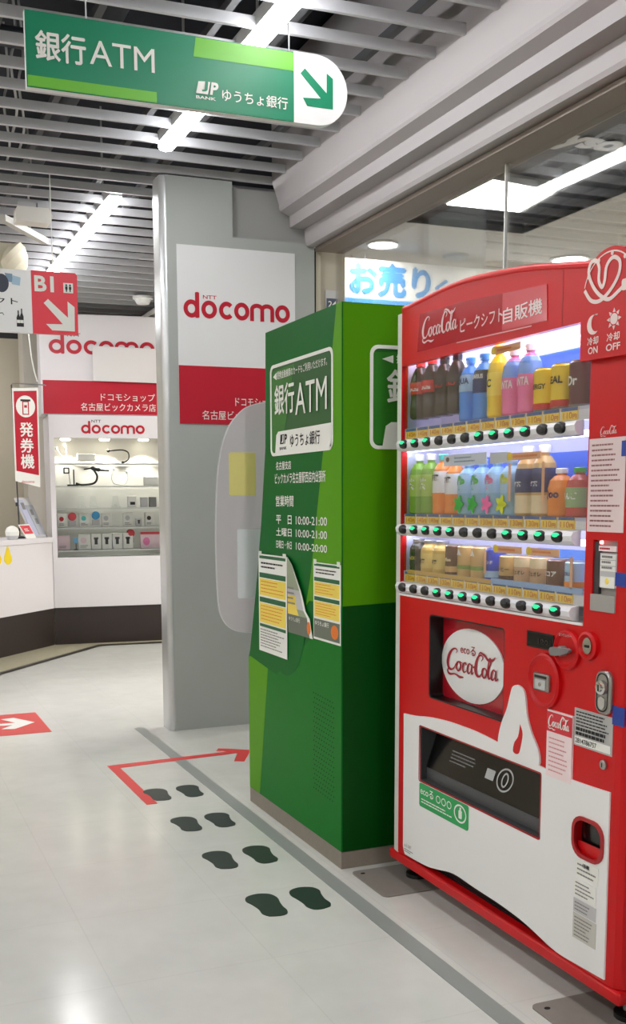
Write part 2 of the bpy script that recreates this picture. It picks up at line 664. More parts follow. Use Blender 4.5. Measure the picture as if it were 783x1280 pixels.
# grey pillar wall with L-shaped top, its set-back panel and steel corner guard
FP = Fr((0, 5.18, 0), (1, 0, 0), (0, 0, 1))
mb = MB()
mb.poly(FP, [(1.5, 0), (2.3, 0), (2.3, 2.515), (1.848, 2.515), (1.848, 2.785), (1.5, 2.785)], -.13, 0, WALLGREY)
mb.box(FP, 1.848, 2.3, 2.515, 2.77, -.13, -.05, mat('pillar_recess_grey', (160, 160, 158), .6))
pw = tag(mb.build('wall_pillar'), kind='structure')
mb = MB()
prof = [(1.5, 5.182)] + [(1.5 - .03 * math.sin(t), 5.21 - .03 * math.cos(t)) for t in [i * math.pi / 12 for i in range(7)]] + [(1.47, 5.31), (1.5, 5.31)]
mb.poly(WL, prof, 0.0, 2.785, mat('corner_guard', (200, 202, 204), .25, metal=.5))
mb.build('corner_guard', pw)

# stepped bulkhead over the shop window
SF = [(2.06, 3.3), (2.06, 2.80), (2.098, 2.69), (2.098, 2.673), (2.104, 2.66), (2.156, 2.64), (2.158, 2.585), (2.238, 2.583), (2.244, 2.516), (2.252, 2.50), (2.46, 2.50), (2.46, 3.3)]
FB = Fr((0, -3.8, 0), (1, 0, 0), (0, 0, 1))
mb = MB()
mb.poly(FB, SF, -8.97, 0, SOFFIT)
sf = tag(mb.build('trim_4'), kind='structure')
mb = MB()
mb.box(Fr((0, -3.8, 0), (1, 0, 0), (0, 0, 1)), 2.30, 2.46, 2.478, 2.4985, -8.97, 0, mat('window_head', (120, 108, 100), .5))
mb.build('window_head_rail', sf)
# shop window: pane, joint, end post
win = tag(thing('window_1', (2.41, 5.2, 0), None, None), kind='structure')
mb = MB()
mb.box(Fr((2.41, 5.16, 0), (0, -1, 0), (0, 0, 1)), 0.0, 8.9, .08, 2.48, -.004, .004, CLEAR)
mb.build('pane', win)
mb = MB()
mb.box(Fr((2.41, 3.60, 0), (0, -1, 0), (0, 0, 1)), 0.0, .005, .08, 2.478, -.006, .006, mat('joint_white', (250, 250, 250), .5))
mb.build('pane_joint', win)
mb = MB()
mb.box(WL, 2.301, 2.312, 5.19, 5.30, 0, 2.499, DARKREC)
mb.box(WL, 2.312, 2.345, 5.20, 5.30, 0, 2.499, mat('frame_beige', (196, 188, 172), .5))
mb.box(WL, 2.345, 2.50, 5.23, 5.30, 0, 2.499, mat('frame_beige_2', (178, 172, 158), .5))
wf = mb.build('frame', win)
mb = MB()
mb.box(WL, 2.40, 2.42, -3.7, 5.16, 0, .08, STEEL)
mb.build('sill', win)
# small notice on the end post
F = Fr((2.385, 5.228, 2.18), (1, 0, 0), (0, 0, 1))
mb = MB()
mb.poly(F, rect(0, .075, -.02, .12), .0, .002, LGREY)
mb.poly(F, rect(.005, .07, .0, .078), .002, .003, mat('sticker_blue_grey', (70, 82, 104), .4))
mb.text(F, '24', .014, .062, .034, .064, .0045, PAPER, .01)
tag(mb.build('window_sticker'), 'small dark blue square sticker on the beige window post above the green cabinet', 'sticker')

# shop ceiling with a dark recess standing for the louvre mirrored in the glass
SHC = mat('shop_ceiling', (200, 194, 186), .7)
mb = MB()
mb.poly(WL, rect(2.36, 7.4, -3.8, 12.5), 2.72, 2.76, SHC, holes=[rect(2.93, 3.70, -.5, 5.35)])
REFL = mat('reflection_recess', (84, 84, 92), .45, noise=.15, scale=3)
mb.box(WL, 2.93, 3.70, -.5, 5.35, 2.80, 2.83, REFL)
for r_ in (rect(2.92, 2.93, -.5, 5.35), rect(3.70, 3.71, -.5, 5.35), rect(2.92, 3.71, 5.35, 5.36), rect(2.92, 3.71, -.51, -.5)):
    mb.poly(WL, r_, 2.722, 2.83, REFL)
sc_ = tag(mb.build('ceiling_shop'), kind='structure')
mb = MB()
FD = Fr((3.05, 4.24, 2.798), (1, 0, 0), (0, -1, 0))
mb.text(FD, 'dyson', -.10, .42, 0.0, .25, .004, mat('recess_lettering', (246, 244, 246), .5), .05)
mb.build('lettering', sc_)

# ================================================================== LIGHTS
def tube_light(x, y0, y1, label):
    t = thing('fluorescent_light', (x, (y0 + y1) / 2, 2.76), label, 'ceiling light', 'line of tube lights in the ceiling')
    F = Fr((x, y0, 0), (0, 1, 0), (0, 0, 1))
    L_ = y1 - y0
    m = MB()
    m.box(F, 0, L_, 2.80, 2.85, -.037, .037, mat('lamp_housing', (210, 212, 214), .4))
    m.build('housing', t)
    m = MB()
    pr = [(-.032, 2.80), (-.035, 2.784), (-.028, 2.772), (0, 2.767), (.028, 2.772), (.035, 2.784), (.032, 2.80)]
    m.poly(Fr((x, y0, 0), (-1, 0, 0), (0, 0, 1)), pr, 0, L_, TUBEM)
    m.build('diffuser', t)
    for yy in (y0 + .3, y1 - .3):
        m = MB()
        m.tube([(x, yy, 2.85), (x, yy, 3.35)], .006, LGREY, 6)
        m.build('hanger', t)
    return t


tube_light(1.395, 2.5, 4.80, 'white ceiling tube light passing behind the green bank sign')
tube_light(1.37, 5.68, 7.95, 'white ceiling tube light ending over the red B1 sign')
for x in (-.9, -2.9):
    for y0 in (-2.6, 0.2, 3.0, 5.8):
        tube_light(x, y0, y0 + 2.3, 'white ceiling tube light in the left rows outside the picture')
for y0 in (-2.8, -.1):
    tube_light(1.39, y0, y0 + 2.3, 'white ceiling tube light nearer than the picture edge')


tube_light(.25, 7.3, 9.5, 'added unseen tube light brightening the wall behind the service counter')  # unseen tube, added to brighten the wall behind the counter


def shop_panel():
    t = thing('ceiling_panel_light', (3.24, 4.84, 2.79), 'bright rectangular panel light in the dark recess of the shop ceiling', 'ceiling light')
    m = MB()
    m.poly(WL, [(3.01, 4.61), (3.43, 4.67), (3.48, 5.06), (3.01, 5.07)], 2.755, 2.80, WHITE)
    m.build('housing', t)
    m = MB()
    m.poly(WL, [(3.02, 4.62), (3.42, 4.68), (3.47, 5.05), (3.02, 5.06)], 2.748, 2.7545, SHOPM)
    m.build('diffuser', t)


shop_panel()


def downlight(x, y, r, label, watt=42):
    t = thing('downlight', (x, y, 2.70), label, 'ceiling light', 'round downlights in the shop ceiling')
    m = MB()
    m.lathe((x, y, 0), [(r * .86, 2.708, WHITE), (r, 2.708, WHITE), (r, 2.719, WHITE), (r * .86, 2.7195, WHITE)], 28)
    m.build('ring', t)
    m = MB()
    m.lathe((x, y, 0), [(r * .84, 2.706, SHOPM), (r * .84, 2.7065, SHOPM)], 28)
    m.build('diffuser', t)
    ld = bpy.data.lights.new('downlight_light', 'AREA')
    ld.shape = 'DISK'
    ld.size = r * 1.6
    ld.energy = watt
    ld.color = (1, .97, .92)
    lo = bpy.data.objects.new('downlight_light', ld)
    lo.location = (x, y, 2.70)
    COL.objects.link(lo)


downlight(3.03, 5.82, .095, 'round white downlight above the left end of the blue lettered banner', 7)
downlight(4.36, 5.78, .125, 'round white downlight above the top edge of the red machine')
downlight(4.02, 7.5, .13, 'small far downlight seen just over the top of the green cabinet')
downlight(5.6, 4.0, .12, 'unseen downlight added deep in the shop for more light')  # this and the next are unseen, added to brighten the shop
downlight(5.6, 7.8, .12, 'unseen downlight added at the back of the shop for more light')
m = MB()
m.lathe((3.62, 5.95, 0), [(.02, 2.7, LGREY), (.07, 2.703, LGREY), (.085, 2.7195, LGREY)], 20)
tag(m.build('ceiling_vent'), 'small round grey ceiling vent between the two shop downlights', 'vent')

# banner across the shop
F = Fr((2.86, 6.0, 0), (1, 0, 0), (0, 0, 1))
bt = thing('shop_banner', (3.6, 6.0, 2.4), 'white hanging banner with large blue Japanese letters behind the shop window', 'banner')
mb = MB()
mb.box(F, 0, 1.9, 2.40, 2.665, -.02, 0, PAPER)
mb.build('board', bt)
mb = MB()
BLUE = mat('banner_blue', (58, 140, 205), .5)
LB = mat('banner_light_blue', (150, 200, 235), .5)
mb.poly(F, rect(0, 1.9, 2.402, 2.425), 0.0005, .001, BLUE)
mb.poly(F, rect(0, 1.9, 2.425, 2.432), 0.0005, .001, LB)
mb.text(F, 'お売り', .045, .60, 2.452, 2.640, .003, BLUE, .045)
mb.text(F, 'ください', .645, 1.28, 2.462, 2.575, .003, BLUE, .04)
mb.build('print', bt)
for a in (.15, 1.75):
    mb = MB()
    mb.tube([F.p(a, 2.665, -.01), F.p(a, 2.722, -.01)], .003, LGREY, 6)
    mb.build('wire', bt)
# shelving deep in the shop
mb = MB()
mb.box(WL, 3.4, 5.6, 8.4, 8.8, 0, 2.2, mat('shop_shelving', (170, 176, 186), .5))
for z in (.5, .9, 1.3, 1.7, 2.1):
    mb.box(WL, 3.38, 5.62, 8.2, 8.4, z, z + .03, LGREY)
tag(mb.build('display_shelving'), 'pale shelving unit far back in the shop', 'shelf')

# ================================================================== POSTER ON PILLAR
F = Fr((1.55, 5.18, 0), (1, 0, 0), (0, 0, 1))
pt = thing('wall_poster', (1.86, 5.178, 1.58), 'large white and red docomo shop poster on the grey pillar wall', 'poster')
mb = MB()
mb.box(F, 0, .637, 1.583, 2.46, 0.0005, .004, mat('poster_white', (226, 226, 228), .45))
mb.poly(F, rect(0, .637, 1.583, 1.873), .004, .0045, SIGNRED)
psh = mb.build('sheet', pt)
mb = MB()
round_word(mb, F, 'docomo', .03, .607, 2.108, 2.197, .0055, SIGNRED, .25)
mb.text(F, 'NTT', .133, .205, 2.204, 2.222, .0055, SIGNRED, .01)
mb.build('logo', psh)
mb = MB()
mb.text(F, 'ドコモショップ', .30, .555, 1.677, 1.722, .0055, PAPER, .006)
mb.text(F, '名古屋ビックカメラ店', .12, .555, 1.606, 1.652, .0055, PAPER, .006)
mb.build('address_lettering', psh)

# ================================================================== DOCOMO BOOTH
A = V((1.496, 8.712, 0)); bd = V((.9957, -.0928, 0))
FBO = Fr(A, bd, (0, 0, 1))
booth = thing('display_case', tuple(A + bd * .7), 'tall white docomo display case with a lit glass window and dark base', 'display case')
W1 = 1.45
mb = MB()
mb.poly(FBO, rect(0, W1, .316, 1.898), -.03, 0, BOOTHW, holes=[rect(.04, 1.35, .732, 1.712)])
bfp = mb.build('front_panel', booth)
mb = MB()
mb.box(FBO, 0, .02, .316, 1.898, -.62, -.03, BOOTHW)
mb.box(FBO, W1 - .02, W1, .316, 1.898, -.62, -.03, BOOTHW)
mb.box(FBO, .02, W1 - .02, 1.868, 1.898, -.62, -.03, BOOTHW)
mb.box(FBO, .02, W1 - .02, .316, .34, -.62, -.03, BOOTHW)
mb.build('body', booth)
mb = MB()
mb.box(FBO, .0, W1, 0.006, .314, -.6, -.008, mat('booth_base', (48, 38, 36), .45))
mb.build('base', booth)
mb = MB()
mb.box(FBO, .02, W1 - .02, .70, 1.86, -.32, -.30, mat('case_back', (224, 224, 222), .5))
mb.build('back_panel', booth)
mb = MB()
mb.box(FBO, .025, W1 - .025, .715, .731, -.30, -.031, LGREY)
mb.build('case_floor', booth)
mb = MB()
mb.box(FBO, .04, 1.35, .732, 1.712, -.02, -.014, CLEAR)
mb.build('glass', booth)
for z in (1.508, 1.322, 1.14, .978, .79):
    mb = MB()
    mb.box(FBO, .03, W1 - .03, z - .008, z, -.29, -.05, SHELFG)
    mb.build('shelf', booth)
mb = MB()
for z in (1.508, 1.322, 1.14, .978, .79):
    mb.box(FBO, .03, W1 - .03, z - .012, z - .001, -.049, -.045, mat('shelf_edge', (198, 200, 198), .3))
mb.build('shelf_edge', booth)
for a in (.145, .47, .80, 1.13):
    mb = MB()
    c = FBO.p(a, 1.70, -.15)
    mb.lathe((c.x, c.y, 0), [(.04, 1.70, CASEM), (.045, 1.712, STEEL), (.05, 1.74, STEEL), (.02, 1.80, STEEL)], 16)
    mb.build('lamp', booth)
    ld = bpy.data.lights.new('case_lamp_light', 'SPOT')
    ld.energy = 12
    ld.color = (1, .93, .78)
    ld.spot_size = math.radians(110)
    ld.shadow_soft_size = .03
    lo = bpy.data.objects.new('case_lamp_light', ld)
    lo.location = (c.x, c.y, 1.69)
    COL.objects.link(lo)
mb = MB()
round_word(mb, FBO, 'docomo', .262, .788, 1.748, 1.82, .002, SIGNRED, .25)
mb.text(FBO, 'NTT', .348, .426, 1.838, 1.86, .002, INK, .01)
mb.build('lettering', bfp)

fas = thing('shop_sign', tuple(A + bd * .7 + V((0, 0, 1.9))), 'high white docomo shop sign wall with a red band above the display case', 'sign')
FFA = Fr(A - FBO.n * .0, bd, (0, 0, 1))
mb = MB()
mb.box(FFA, -.05, 1.5, 1.902, 2.70, -.3, 0, BOOTHW)
mb.build('panel', fas)
mb = MB()
mb.poly(FFA, rect(-.035, 1.5, 1.905, 2.172), .0, .003, SIGNRED)
rdbd = mb.build('red_band', fas)
mb = MB()
k = round_word(mb, FFA, 'docomo', .022, .885, 2.383, 2.497, .004, SIGNRED, .25)
mb.text(FFA, 'NTT', .172, .278, 2.522, 2.548, .004, INK, .01)
mb.build('logo', fas)
mb = MB()
mb.text(FFA, 'ドコモショップ', .43, .88, 2.014, 2.076, .005, PAPER, .006)
mb.text(FFA, '名古屋ビックカメラ店', .265, .885, 1.932, 1.995, .005, PAPER, .006)
mb.build('band_lettering', rdbd)
mb = MB()
mb.poly(FFA, [(.37, 2.172), (1.2, 2.160), (1.2, 2.436), (.37, 2.449)], .02, .03, mat('board_white', (222, 218, 218), .5))
mb.poly(FFA, rect(.5, .54, 2.2, 2.4), .003, .02, LGREY)
mb.poly(FFA, rect(1.0, 1.04, 2.2, 2.4), .003, .02, LGREY)
tag(mb.build('blank_board'), 'plain white board covering the lower half of the high docomo lettering', 'board')

# goods in the display case
def pbox(name, a, z, w_, h, d, label, cat, group, face=None, body=PAPER):
    t = thing(name, tuple(FBO.p(a + w_ / 2, z, -.14)), label, cat, group)
    m = MB()
    m.rbox(FBO, a, a + w_, z, z + h, -.14 - d, -.14, min(w_, h) * .08, body, .003)
    m.build('box', t)
    if face:
        m = MB()
        face(m, a, z, w_, h)
        m.build('print', t)
    return t


def dot(col):
    def f(m, a, z, w_, h):
        m.poly(FBO, ellipse(a + w_ * .42, z + h * .6, w_ * .24, w_ * .24, 18), -.14, -.139, col)
        m.lines(FBO, a + w_ * .15, a + w_ * .8, z + h * .1, z + h * .3, 2, -.139, INKG)
    return f


def fig(m, a, z, w_, h):
    m.poly(FBO, rect(a + w_ * .32, a + w_ * .62, z + h * .3, z + h * .75), -.14, -.139, INK)
    m.poly(FBO, rect(a + w_ * .25, a + w_ * .7, z + h * .62, z + h * .75), -.14, -.1388, INK)


CRED = mat('case_red', (214, 60, 74), .4)
CTEAL = mat('case_teal', (70, 190, 190), .4)
CBLUE = mat('case_blue', (50, 150, 205), .4)
CPINK = mat('case_pink', (232, 206, 214), .5)
G4 = 'small boxes on the fourth shelf of the display case'
pbox('accessory_box', .058, .98, .08, .115, .05, 'white box with a dark red dot, leftmost on its glass shelf', 'box', G4, dot(SIGNRED))
pbox('accessory_box', .24, .98, .085, .12, .05, 'white box with a teal dot between the red and blue discs', 'box', G4, dot(CTEAL))
pbox('accessory_box', .428, .98, .085, .118, .05, 'white box just right of the blue disc', 'box', G4, dot(LGREY))
pbox('accessory_box', .61, .98, .088, .12, .05, 'plain white box right of the gap on the fourth shelf', 'box', G4, dot(LGREY))
pbox('accessory_box', .72, .98, .05, .07, .04, 'small grey box with a white label below the square gadget', 'box', G4, fig, LGREY)
pbox('accessory_box', .80, .98, .075, .115, .05, 'white box with dark speckles at the right by the pillar', 'box', G4, dot(INK))


def disc(a, z, r, col, label):
    t = thing('round_charm', tuple(FBO.p(a, z - r - .02, -.14)), label, 'gadget', 'coloured discs in the display case')
    m = MB()
    m.lathe(FBO.p(a, z, -.17), [(r * .92, 0, col), (r, .006, col), (r, .02, col), (r * .9, .028, col), (r * .35, .032, col)], 24, dirs=(FBO.u, FBO.v, FBO.n))
    m.build('disc', t)
    m = MB()
    m.box(FBO, a - .03, a + .03, z - r - .045, z - r, -.18, -.15, LGREY)
    m.build('stand', t)


disc(.182, 1.068, .035, CRED, 'pink red disc on a stand on the fourth glass shelf')
disc(.38, 1.075, .035, CBLUE, 'blue disc on a stand on the fourth glass shelf')
disc(.672, .92, .036, CRED, 'red disc in front of the black figure boxes on the bottom shelf')
G5 = 'packages on the bottom shelf of the display case'
pbox('package', .05, .79, .105, .12, .03, 'pale pinkish package in the lower left corner of the case', 'package', G5, dot(CPINK), CPINK)
pbox('package', .225, .79, .105, .13, .03, 'pinkish white package right of the small blue sign', 'package', G5, dot(CPINK), PAPER)
for i, lab in enumerate(('first white package with a black figure from the left', 'second white package with a black figure from the left', 'third white package with a black figure from the left', 'white package with a black figure, half behind the red disc')):
    pbox('package', .335 + i * .09, .79, .085, .135, .05, lab, 'package', G5, fig)
pbox('package', .755, .79, .2, .14, .04, 'large pink and white package with a red top edge on the bottom shelf', 'package', G5, lambda m, a, z, w_, h: (m.poly(FBO, rect(a, a + w_, z + h * .85, z + h), -.14, -.139, CRED), m.poly(FBO, ellipse(a + .05, z + .06, .03, .035, 16), -.14, -.139, mat('case_magenta', (222, 120, 170), .5))), CPINK)
t = thing('sign_holder', tuple(FBO.p(.2, .79, -.14)), 'small light blue sign on a thin black stand on the bottom shelf', 'sign')
m = MB(); m.poly(FBO, rrect(.185, .225, .845, .89, .008), -.15, -.145, mat('case_sky', (120, 180, 220), .5)); m.build('sign_face', t)
m = MB(); m.box(FBO, .203, .209, .79, .845, -.15, -.145, BLACK); m.box(FBO, .19, .222, .79, .795, -.17, -.13, BLACK); m.build('stand', t)
G3 = 'gadgets on the third shelf of the display case'
pbox('gadget_box', .655, 1.142, .075, .095, .05, 'white square gadget with a dark screen on the middle shelf', 'gadget', G3, lambda m, a, z, w_, h: m.poly(FBO, rect(a + .018, a + .06, z + .02, z + .045), -.14, -.139, INK))
pbox('gadget_box', .765, 1.142, .06, .085, .05, 'light grey box right of the gadget with a dark screen', 'gadget', G3, None, LGREY)
pbox('gadget_box', .84, 1.142, .06, .085, .05, 'darker grey box by the pillar edge on the middle shelf', 'gadget', G3, None, GREY)
pbox('gadget_box', .80, 1.325, .12, .075, .06, 'plain white box on the second shelf at the right', 'gadget', None)
pbox('gadget_box', .24, 1.535, .15, .055, .06, 'flat white box on the top shelf of the display case', 'gadget', None)


def cable(pts, r, col, label, name='cable', plug=True):
    q = smooth([tuple(FBO.p(a, z, c)) for a, z, c in pts], 7)
    t = thing(name, tuple(FBO.p(pts[0][0], min(p[1] for p in pts), pts[0][2])), label, 'cable', 'cables shown in the display case')
    m = MB(); m.tube(q, r, col, 7); m.build('cord', t)
    if plug:
        m = MB()
        for p in (q[0], q[-1]):
            m.lathe(p, [(r * 1.2, -.012, col), (r * 2.2, -.006, col), (r * 2.2, .008, col), (r * 1.2, .014, col)], 8)
        m.build('plug', t)


cable([(.07, 1.63, -.15), (.10, 1.58, -.13), (.135, 1.545, -.13), (.15, 1.60, -.15), (.14, 1.66, -.17)], .005, PAPER, 'white folded cable at the upper left of the display case')
cable([(.50, 1.615, -.15), (.56, 1.62, -.14), (.62, 1.622, -.14), (.665, 1.60, -.13), (.665, 1.545, -.13), (.62, 1.515, -.14)], .006, BLACK, 'black coiled cable with a thick grip on the top shelf')
cable([(.54, 1.46, -.15), (.52, 1.40, -.13), (.54, 1.345, -.13), (.62, 1.335, -.14), (.66, 1.38, -.15), (.655, 1.44, -.16)], .005, PAPER, 'white loop of cable on the second shelf of the case')
t = thing('phone_stand', tuple(FBO.p(.14, 1.325, -.14)), 'black phone holder with a square head on the second shelf', 'gadget')
m = MB(); m.poly(FBO, rrect(.12, .17, 1.425, 1.475, .006), -.15, -.135, BLACK, holes=[rrect(.13, .16, 1.435, 1.465, .004)]); m.build('clamp', t)
m = MB(); m.tube([FBO.p(.165, 1.425, -.145), FBO.p(.175, 1.335, -.145)], .004, LGREY, 6); m.tube([FBO.p(.205, 1.46, -.145), FBO.p(.205, 1.335, -.145)], .006, DGREY, 6); m.build('post', t)
m = MB(); m.box(FBO, .15, .24, 1.323, 1.335, -.18, -.11, BLACK); m.build('base', t)
t = thing('selfie_clamp', tuple(FBO.p(.36, 1.325, -.14)), 'black clamp gadget with a curled arm on the second shelf', 'gadget')
m = MB(); m.tube(smooth([tuple(FBO.p(a, z, -.14)) for a, z in ((.29, 1.46), (.36, 1.47), (.43, 1.455), (.50, 1.45))], 5), [.006] * 5 + [.018] * 5 + [.008] * 6, BLACK, 8); m.build('head', t)
m = MB(); m.tube(smooth([tuple(FBO.p(a, z, -.14)) for a, z in ((.37, 1.46), (.40, 1.40), (.37, 1.345), (.27, 1.332), (.22, 1.345))], 5), .009, BLACK, 8); m.build('arm', t)
for a, lab in ((.23, 'clear plastic stand at the left of the middle shelf'), (.33, 'clear plastic stand with a yellow tip on the middle shelf'), (.52, 'clear plastic stand in the centre of the middle shelf')):
    m = MB()
    m.box(FBO, a, a + .07, 1.142, 1.148, -.2, -.13, SHELFG)
    m.poly(FBO, [(a, 1.148), (a + .07, 1.148), (a + .055, 1.24), (a + .015, 1.24)], -.19, -.185, SHELFG)
    m.poly(FBO, rect(a + .02, a + .05, 1.152, 1.162), -.184, -.182, PAPER)
    tag(m.build('acrylic_stand'), lab, 'display stand', 'clear stands on the middle shelf')

# ================================================================== SERVICE COUNTER
C0 = V((.966, 8.131, 0)); cdv = V((.674, .739, 0))
FC = Fr(C0, cdv, (0, 0, 1))
ct = thing('service_counter', tuple(FC.p(-.5, 0, -.25)), 'white service counter with a dark base left of the display case', 'counter')
mb = MB()
mb.box(FC, -1.6, .78, .315, .86, -.45, 0, BOOTHW)
mb.build('body', ct, .004)
mb = MB()
mb.box(FC, -1.6, .785, .862, .902, -.46, .006, BOOTHW)
mb.build('counter_top', ct, .004)
mb = MB()
mb.box(FC, -1.6, .78, 0.006, .313, -.43, -.01, MATS['booth_base'])
mb.build('base', ct)
STY = mat('sticker_yellow', (240, 212, 24), .5)
for a, lab in ((.02, 'yellow sticker on the white counter, cut by the left picture edge'), (.155, 'yellow teardrop sticker on the white counter below the round clear object')):
    m = MB()
    m.poly(FC, smooth([(a - .045, .79), (a - .05, .745), (a, .715), (a + .05, .745), (a + .03, .80), (a, .86), (a - .025, .82), (a - .045, .79)], 5)[:-1], .0005, .003, STY)
    tag(m.build('counter_sticker'), lab, 'sticker', 'yellow stickers on the counter')
# brochure rack on the counter
t = thing('brochure_stand', tuple(FC.p(.62, .9, -.16)), 'pale slanted brochure stand at the right end of the white counter', 'brochure stand')
fx = Fr(FC.p(.62, .903, -.06), FC.u, V((0, 0, 1)) - FC.n * .45)
m = MB(); m.poly(fx, [(0, 0), (.20, 0), (.155, .36), (-.03, .36)], -.02, -.005, mat('rack_pale', (206, 206, 208), .5)); m.build('back', t)
m = MB(); m.poly(fx, [(.0, .01), (.075, .01), (.045, .335), (-.028, .335)], -.004, .004, mat('brochure_lilac', (186, 188, 212), .5))
m.poly(fx, rect(-.005, .04, .25, .31), .004, .005, GREY); m.build('brochure', t)
m = MB(); m.poly(fx, [(.085, .01), (.185, .01), (.16, .29), (.06, .29)], -.004, .003, mat('brochure_grey', (170, 174, 182), .5))
m.poly(fx, rect(.085, .125, .20, .25), .003, .004, GREY); m.poly(fx, rect(.105, .145, .12, .17), .003, .004, GREY); m.build('brochure', t)
m = MB(); m.box(FC, .60, .77, .903, .925, -.22, -.05, LGREY); m.build('foot', t)
t = thing('table_card', tuple(FC.p(.33, .9, -.1)), 'small red and white card standing on the counter', 'card')
fx = Fr(FC.p(.42, .904, -.02), FC.u, V((0, 0, 1)) - FC.n * .5)
m = MB(); m.poly(fx, [(.03, 0), (.165, 0), (.15, .125), (0, .125)], -.006, 0, PAPER); m.build('card', t)
m = MB(); m.poly(fx, [(.03, .04), (.152, .04), (.143, .115), (.012, .115)], 0.0005, .001, CRED); m.lines(fx, .05, .12, .06, .09, 2, .002, PAPER); m.build('print', t)
m = MB()
cc = FC.p(.31, .903, -.06)
m.lathe(cc, [(.04, 0, LGREY), (.052, .03, PAPER), (.055, .06, PAPER), (.042, .09, PAPER), (.015, .105, PAPER), (.001, .107, PAPER)], 18)
tag(m.build('round_holder'), 'pale round holder on the counter left of the banner pole', 'holder')

# ticket machine banner on its pole
t = bstand = thing('banner_stand', tuple(FC.p(.245, .9, -.25)), 'narrow red ticket machine banner on a thin pole rising from the counter', 'banner')
pb = FC.p(.5, .905, -.12)
FX = Fr((pb.x - .075, pb.y, 0), (1, 0, 0), (0, 0, 1))
m = MB(); m.lathe(pb, [(.045, 0, DGREY), (.045, .01, DGREY), (.01, .02, DGREY)], 16); m.build('base', t)
m = MB(); m.tube([pb, V((pb.x - .02, pb.y, 2.11))], .006, DGREY, 8); m.lathe((pb.x - .012, pb.y, 1.16), [(.012, 0, DGREY), (.012, .03, DGREY)], 8)
m.build('pole', t)
m = MB(); m.tube(smooth([(pb.x - .02, pb.y, 2.095), (pb.x - .015, pb.y, 2.118), (pb.x + .03, pb.y, 2.122), (pb.x + .22, pb.y, 2.118), (pb.x + .25, pb.y, 2.112)], 4), .005, GREY, 8); m.build('cross_bar', t)
FX = Fr((pb.x - .02, pb.y - .012, 0), (1, 0, 0), (0, 0, 1))
m = MB()
m.poly(FX, [(0, 1.36), (.195, 1.31), (.205, 2.095), (.0, 2.085)], -.002, .0, PAPER)
m.poly(FX, [(.012, 1.44), (.188, 1.405), (.192, 2.07), (.012, 2.062)], .001, .0015, SIGNRED)
bcl = m.build('banner_cloth', t)
m = MB()
m.poly(FX, ellipse(.101, 1.945, .075, .085, 28), .002, .0025, PAPER)
m.poly(FX, rect(.062, .14, 1.985, 2.0), .003, .0035, INK)
m.poly(FX, rect(.075, .127, 1.88, 1.985), .003, .0035, SIGNRED, holes=[rect(.083, .119, 1.888, 1.978)])
m.poly(FX, rect(.09, .112, 1.935, 1.955), .003, .0035, SIGNRED)
m.build('ticket_icon', bcl)
m = MB()
for i, ch in enumerate('発券機'):
    m.text(FX, ch, .05, .153, 1.71 - i * .125 - .01 * 0, 1.82 - i * .125, .003, PAPER, .02)
m.text(FX, 'docomo', .05, .15, 1.345, 1.365, .001, SIGNRED, .01)
m.build('lettering', bcl)

# ================================================================== HANGING SIGNS
FSG = Fr((0, 3.2, 0), (1, 0, 0), (0, 0, 1))
sg = thing('hanging_sign', (1.0, 3.2, 2.38), 'long green bank ATM sign with a white rounded arrow end hanging from the ceiling', 'sign')
mb = MB()
mb.poly(FSG, rect(.521, 1.351, 2.378, 2.587), -.025, 0, TEAL, side=WHITE)
mb.poly(FSG, rect(.524, 1.351, 2.381, 2.584), 0.0, .001, TEAL)
gpn = mb.build('green_panel', sg)
mb = MB()
mb.poly(FSG, [(1.3515, 2.378)] + ellipse(1.432, 2.4835, .105, .1055, 24, -90, 90) + [(1.3515, 2.589)], -.025, 0.001, WHITE)
apn = mb.build('arrow_panel', sg)
mb = MB()
mb.poly(FSG, [(.524, 2.381), (.905, 2.381), (.905, 2.411), (.524, 2.411)], .0014, .002, SLIME)
mb.poly(FSG, [(1.022, 2.528), (1.351, 2.530), (1.351, 2.584), (1.03, 2.584)], .0014, .002, SLIME)
mb.build('lime_bands', gpn)
mb = MB()
mb.text(FSG, '銀行', .549, .693, 2.457, 2.535, .003, PAPER, .02)
mb.text(FSG, 'ATM', .705, .90, 2.464, 2.531, .003, PAPER, .0)
mb.build('title_lettering', gpn)
mb = MB()
mb.poly(FSG, [(1.036, 2.459), (1.058, 2.461), (1.052, 2.424), (1.028, 2.424)], .003, .0035, PAPER)
mb.poly(FSG, [(1.058, 2.461), (1.074, 2.461), (1.066, 2.424), (1.050, 2.424)], .003, .0035, PAPER)
mb.text(FSG, 'J', 1.046, 1.064, 2.431, 2.4605, .0045, TEAL, .03, .1)
mb.text(FSG, 'P', 1.072, 1.096, 2.424, 2.461, .0045, PAPER, .04, .15)
mb.text(FSG, 'BANK', 1.028, 1.092, 2.409, 2.418, .003, PAPER, .02)
mb.text(FSG, 'ゆうちょ銀行', 1.112, 1.329, 2.412, 2.447, .003, PAPER, .012)
mb.build('bank_lettering', gpn)
mb = MB()
mb.poly(FSG, [(1.389, 2.543), (1.374, 2.527), (1.444, 2.460), (1.382, 2.455), (1.397, 2.432), (1.486, 2.432), (1.486, 2.524), (1.464, 2.538), (1.464, 2.478)], .0012, .002, TEAL)
mb.build('arrow', apn)
for a in (.70, 1.34):
    mb = MB()
    mb.tube([FSG.p(a, 2.587, -.012), FSG.p(a, 2.86, -.012)], .0025, LGREY, 6)
    mb.build('wire', sg)

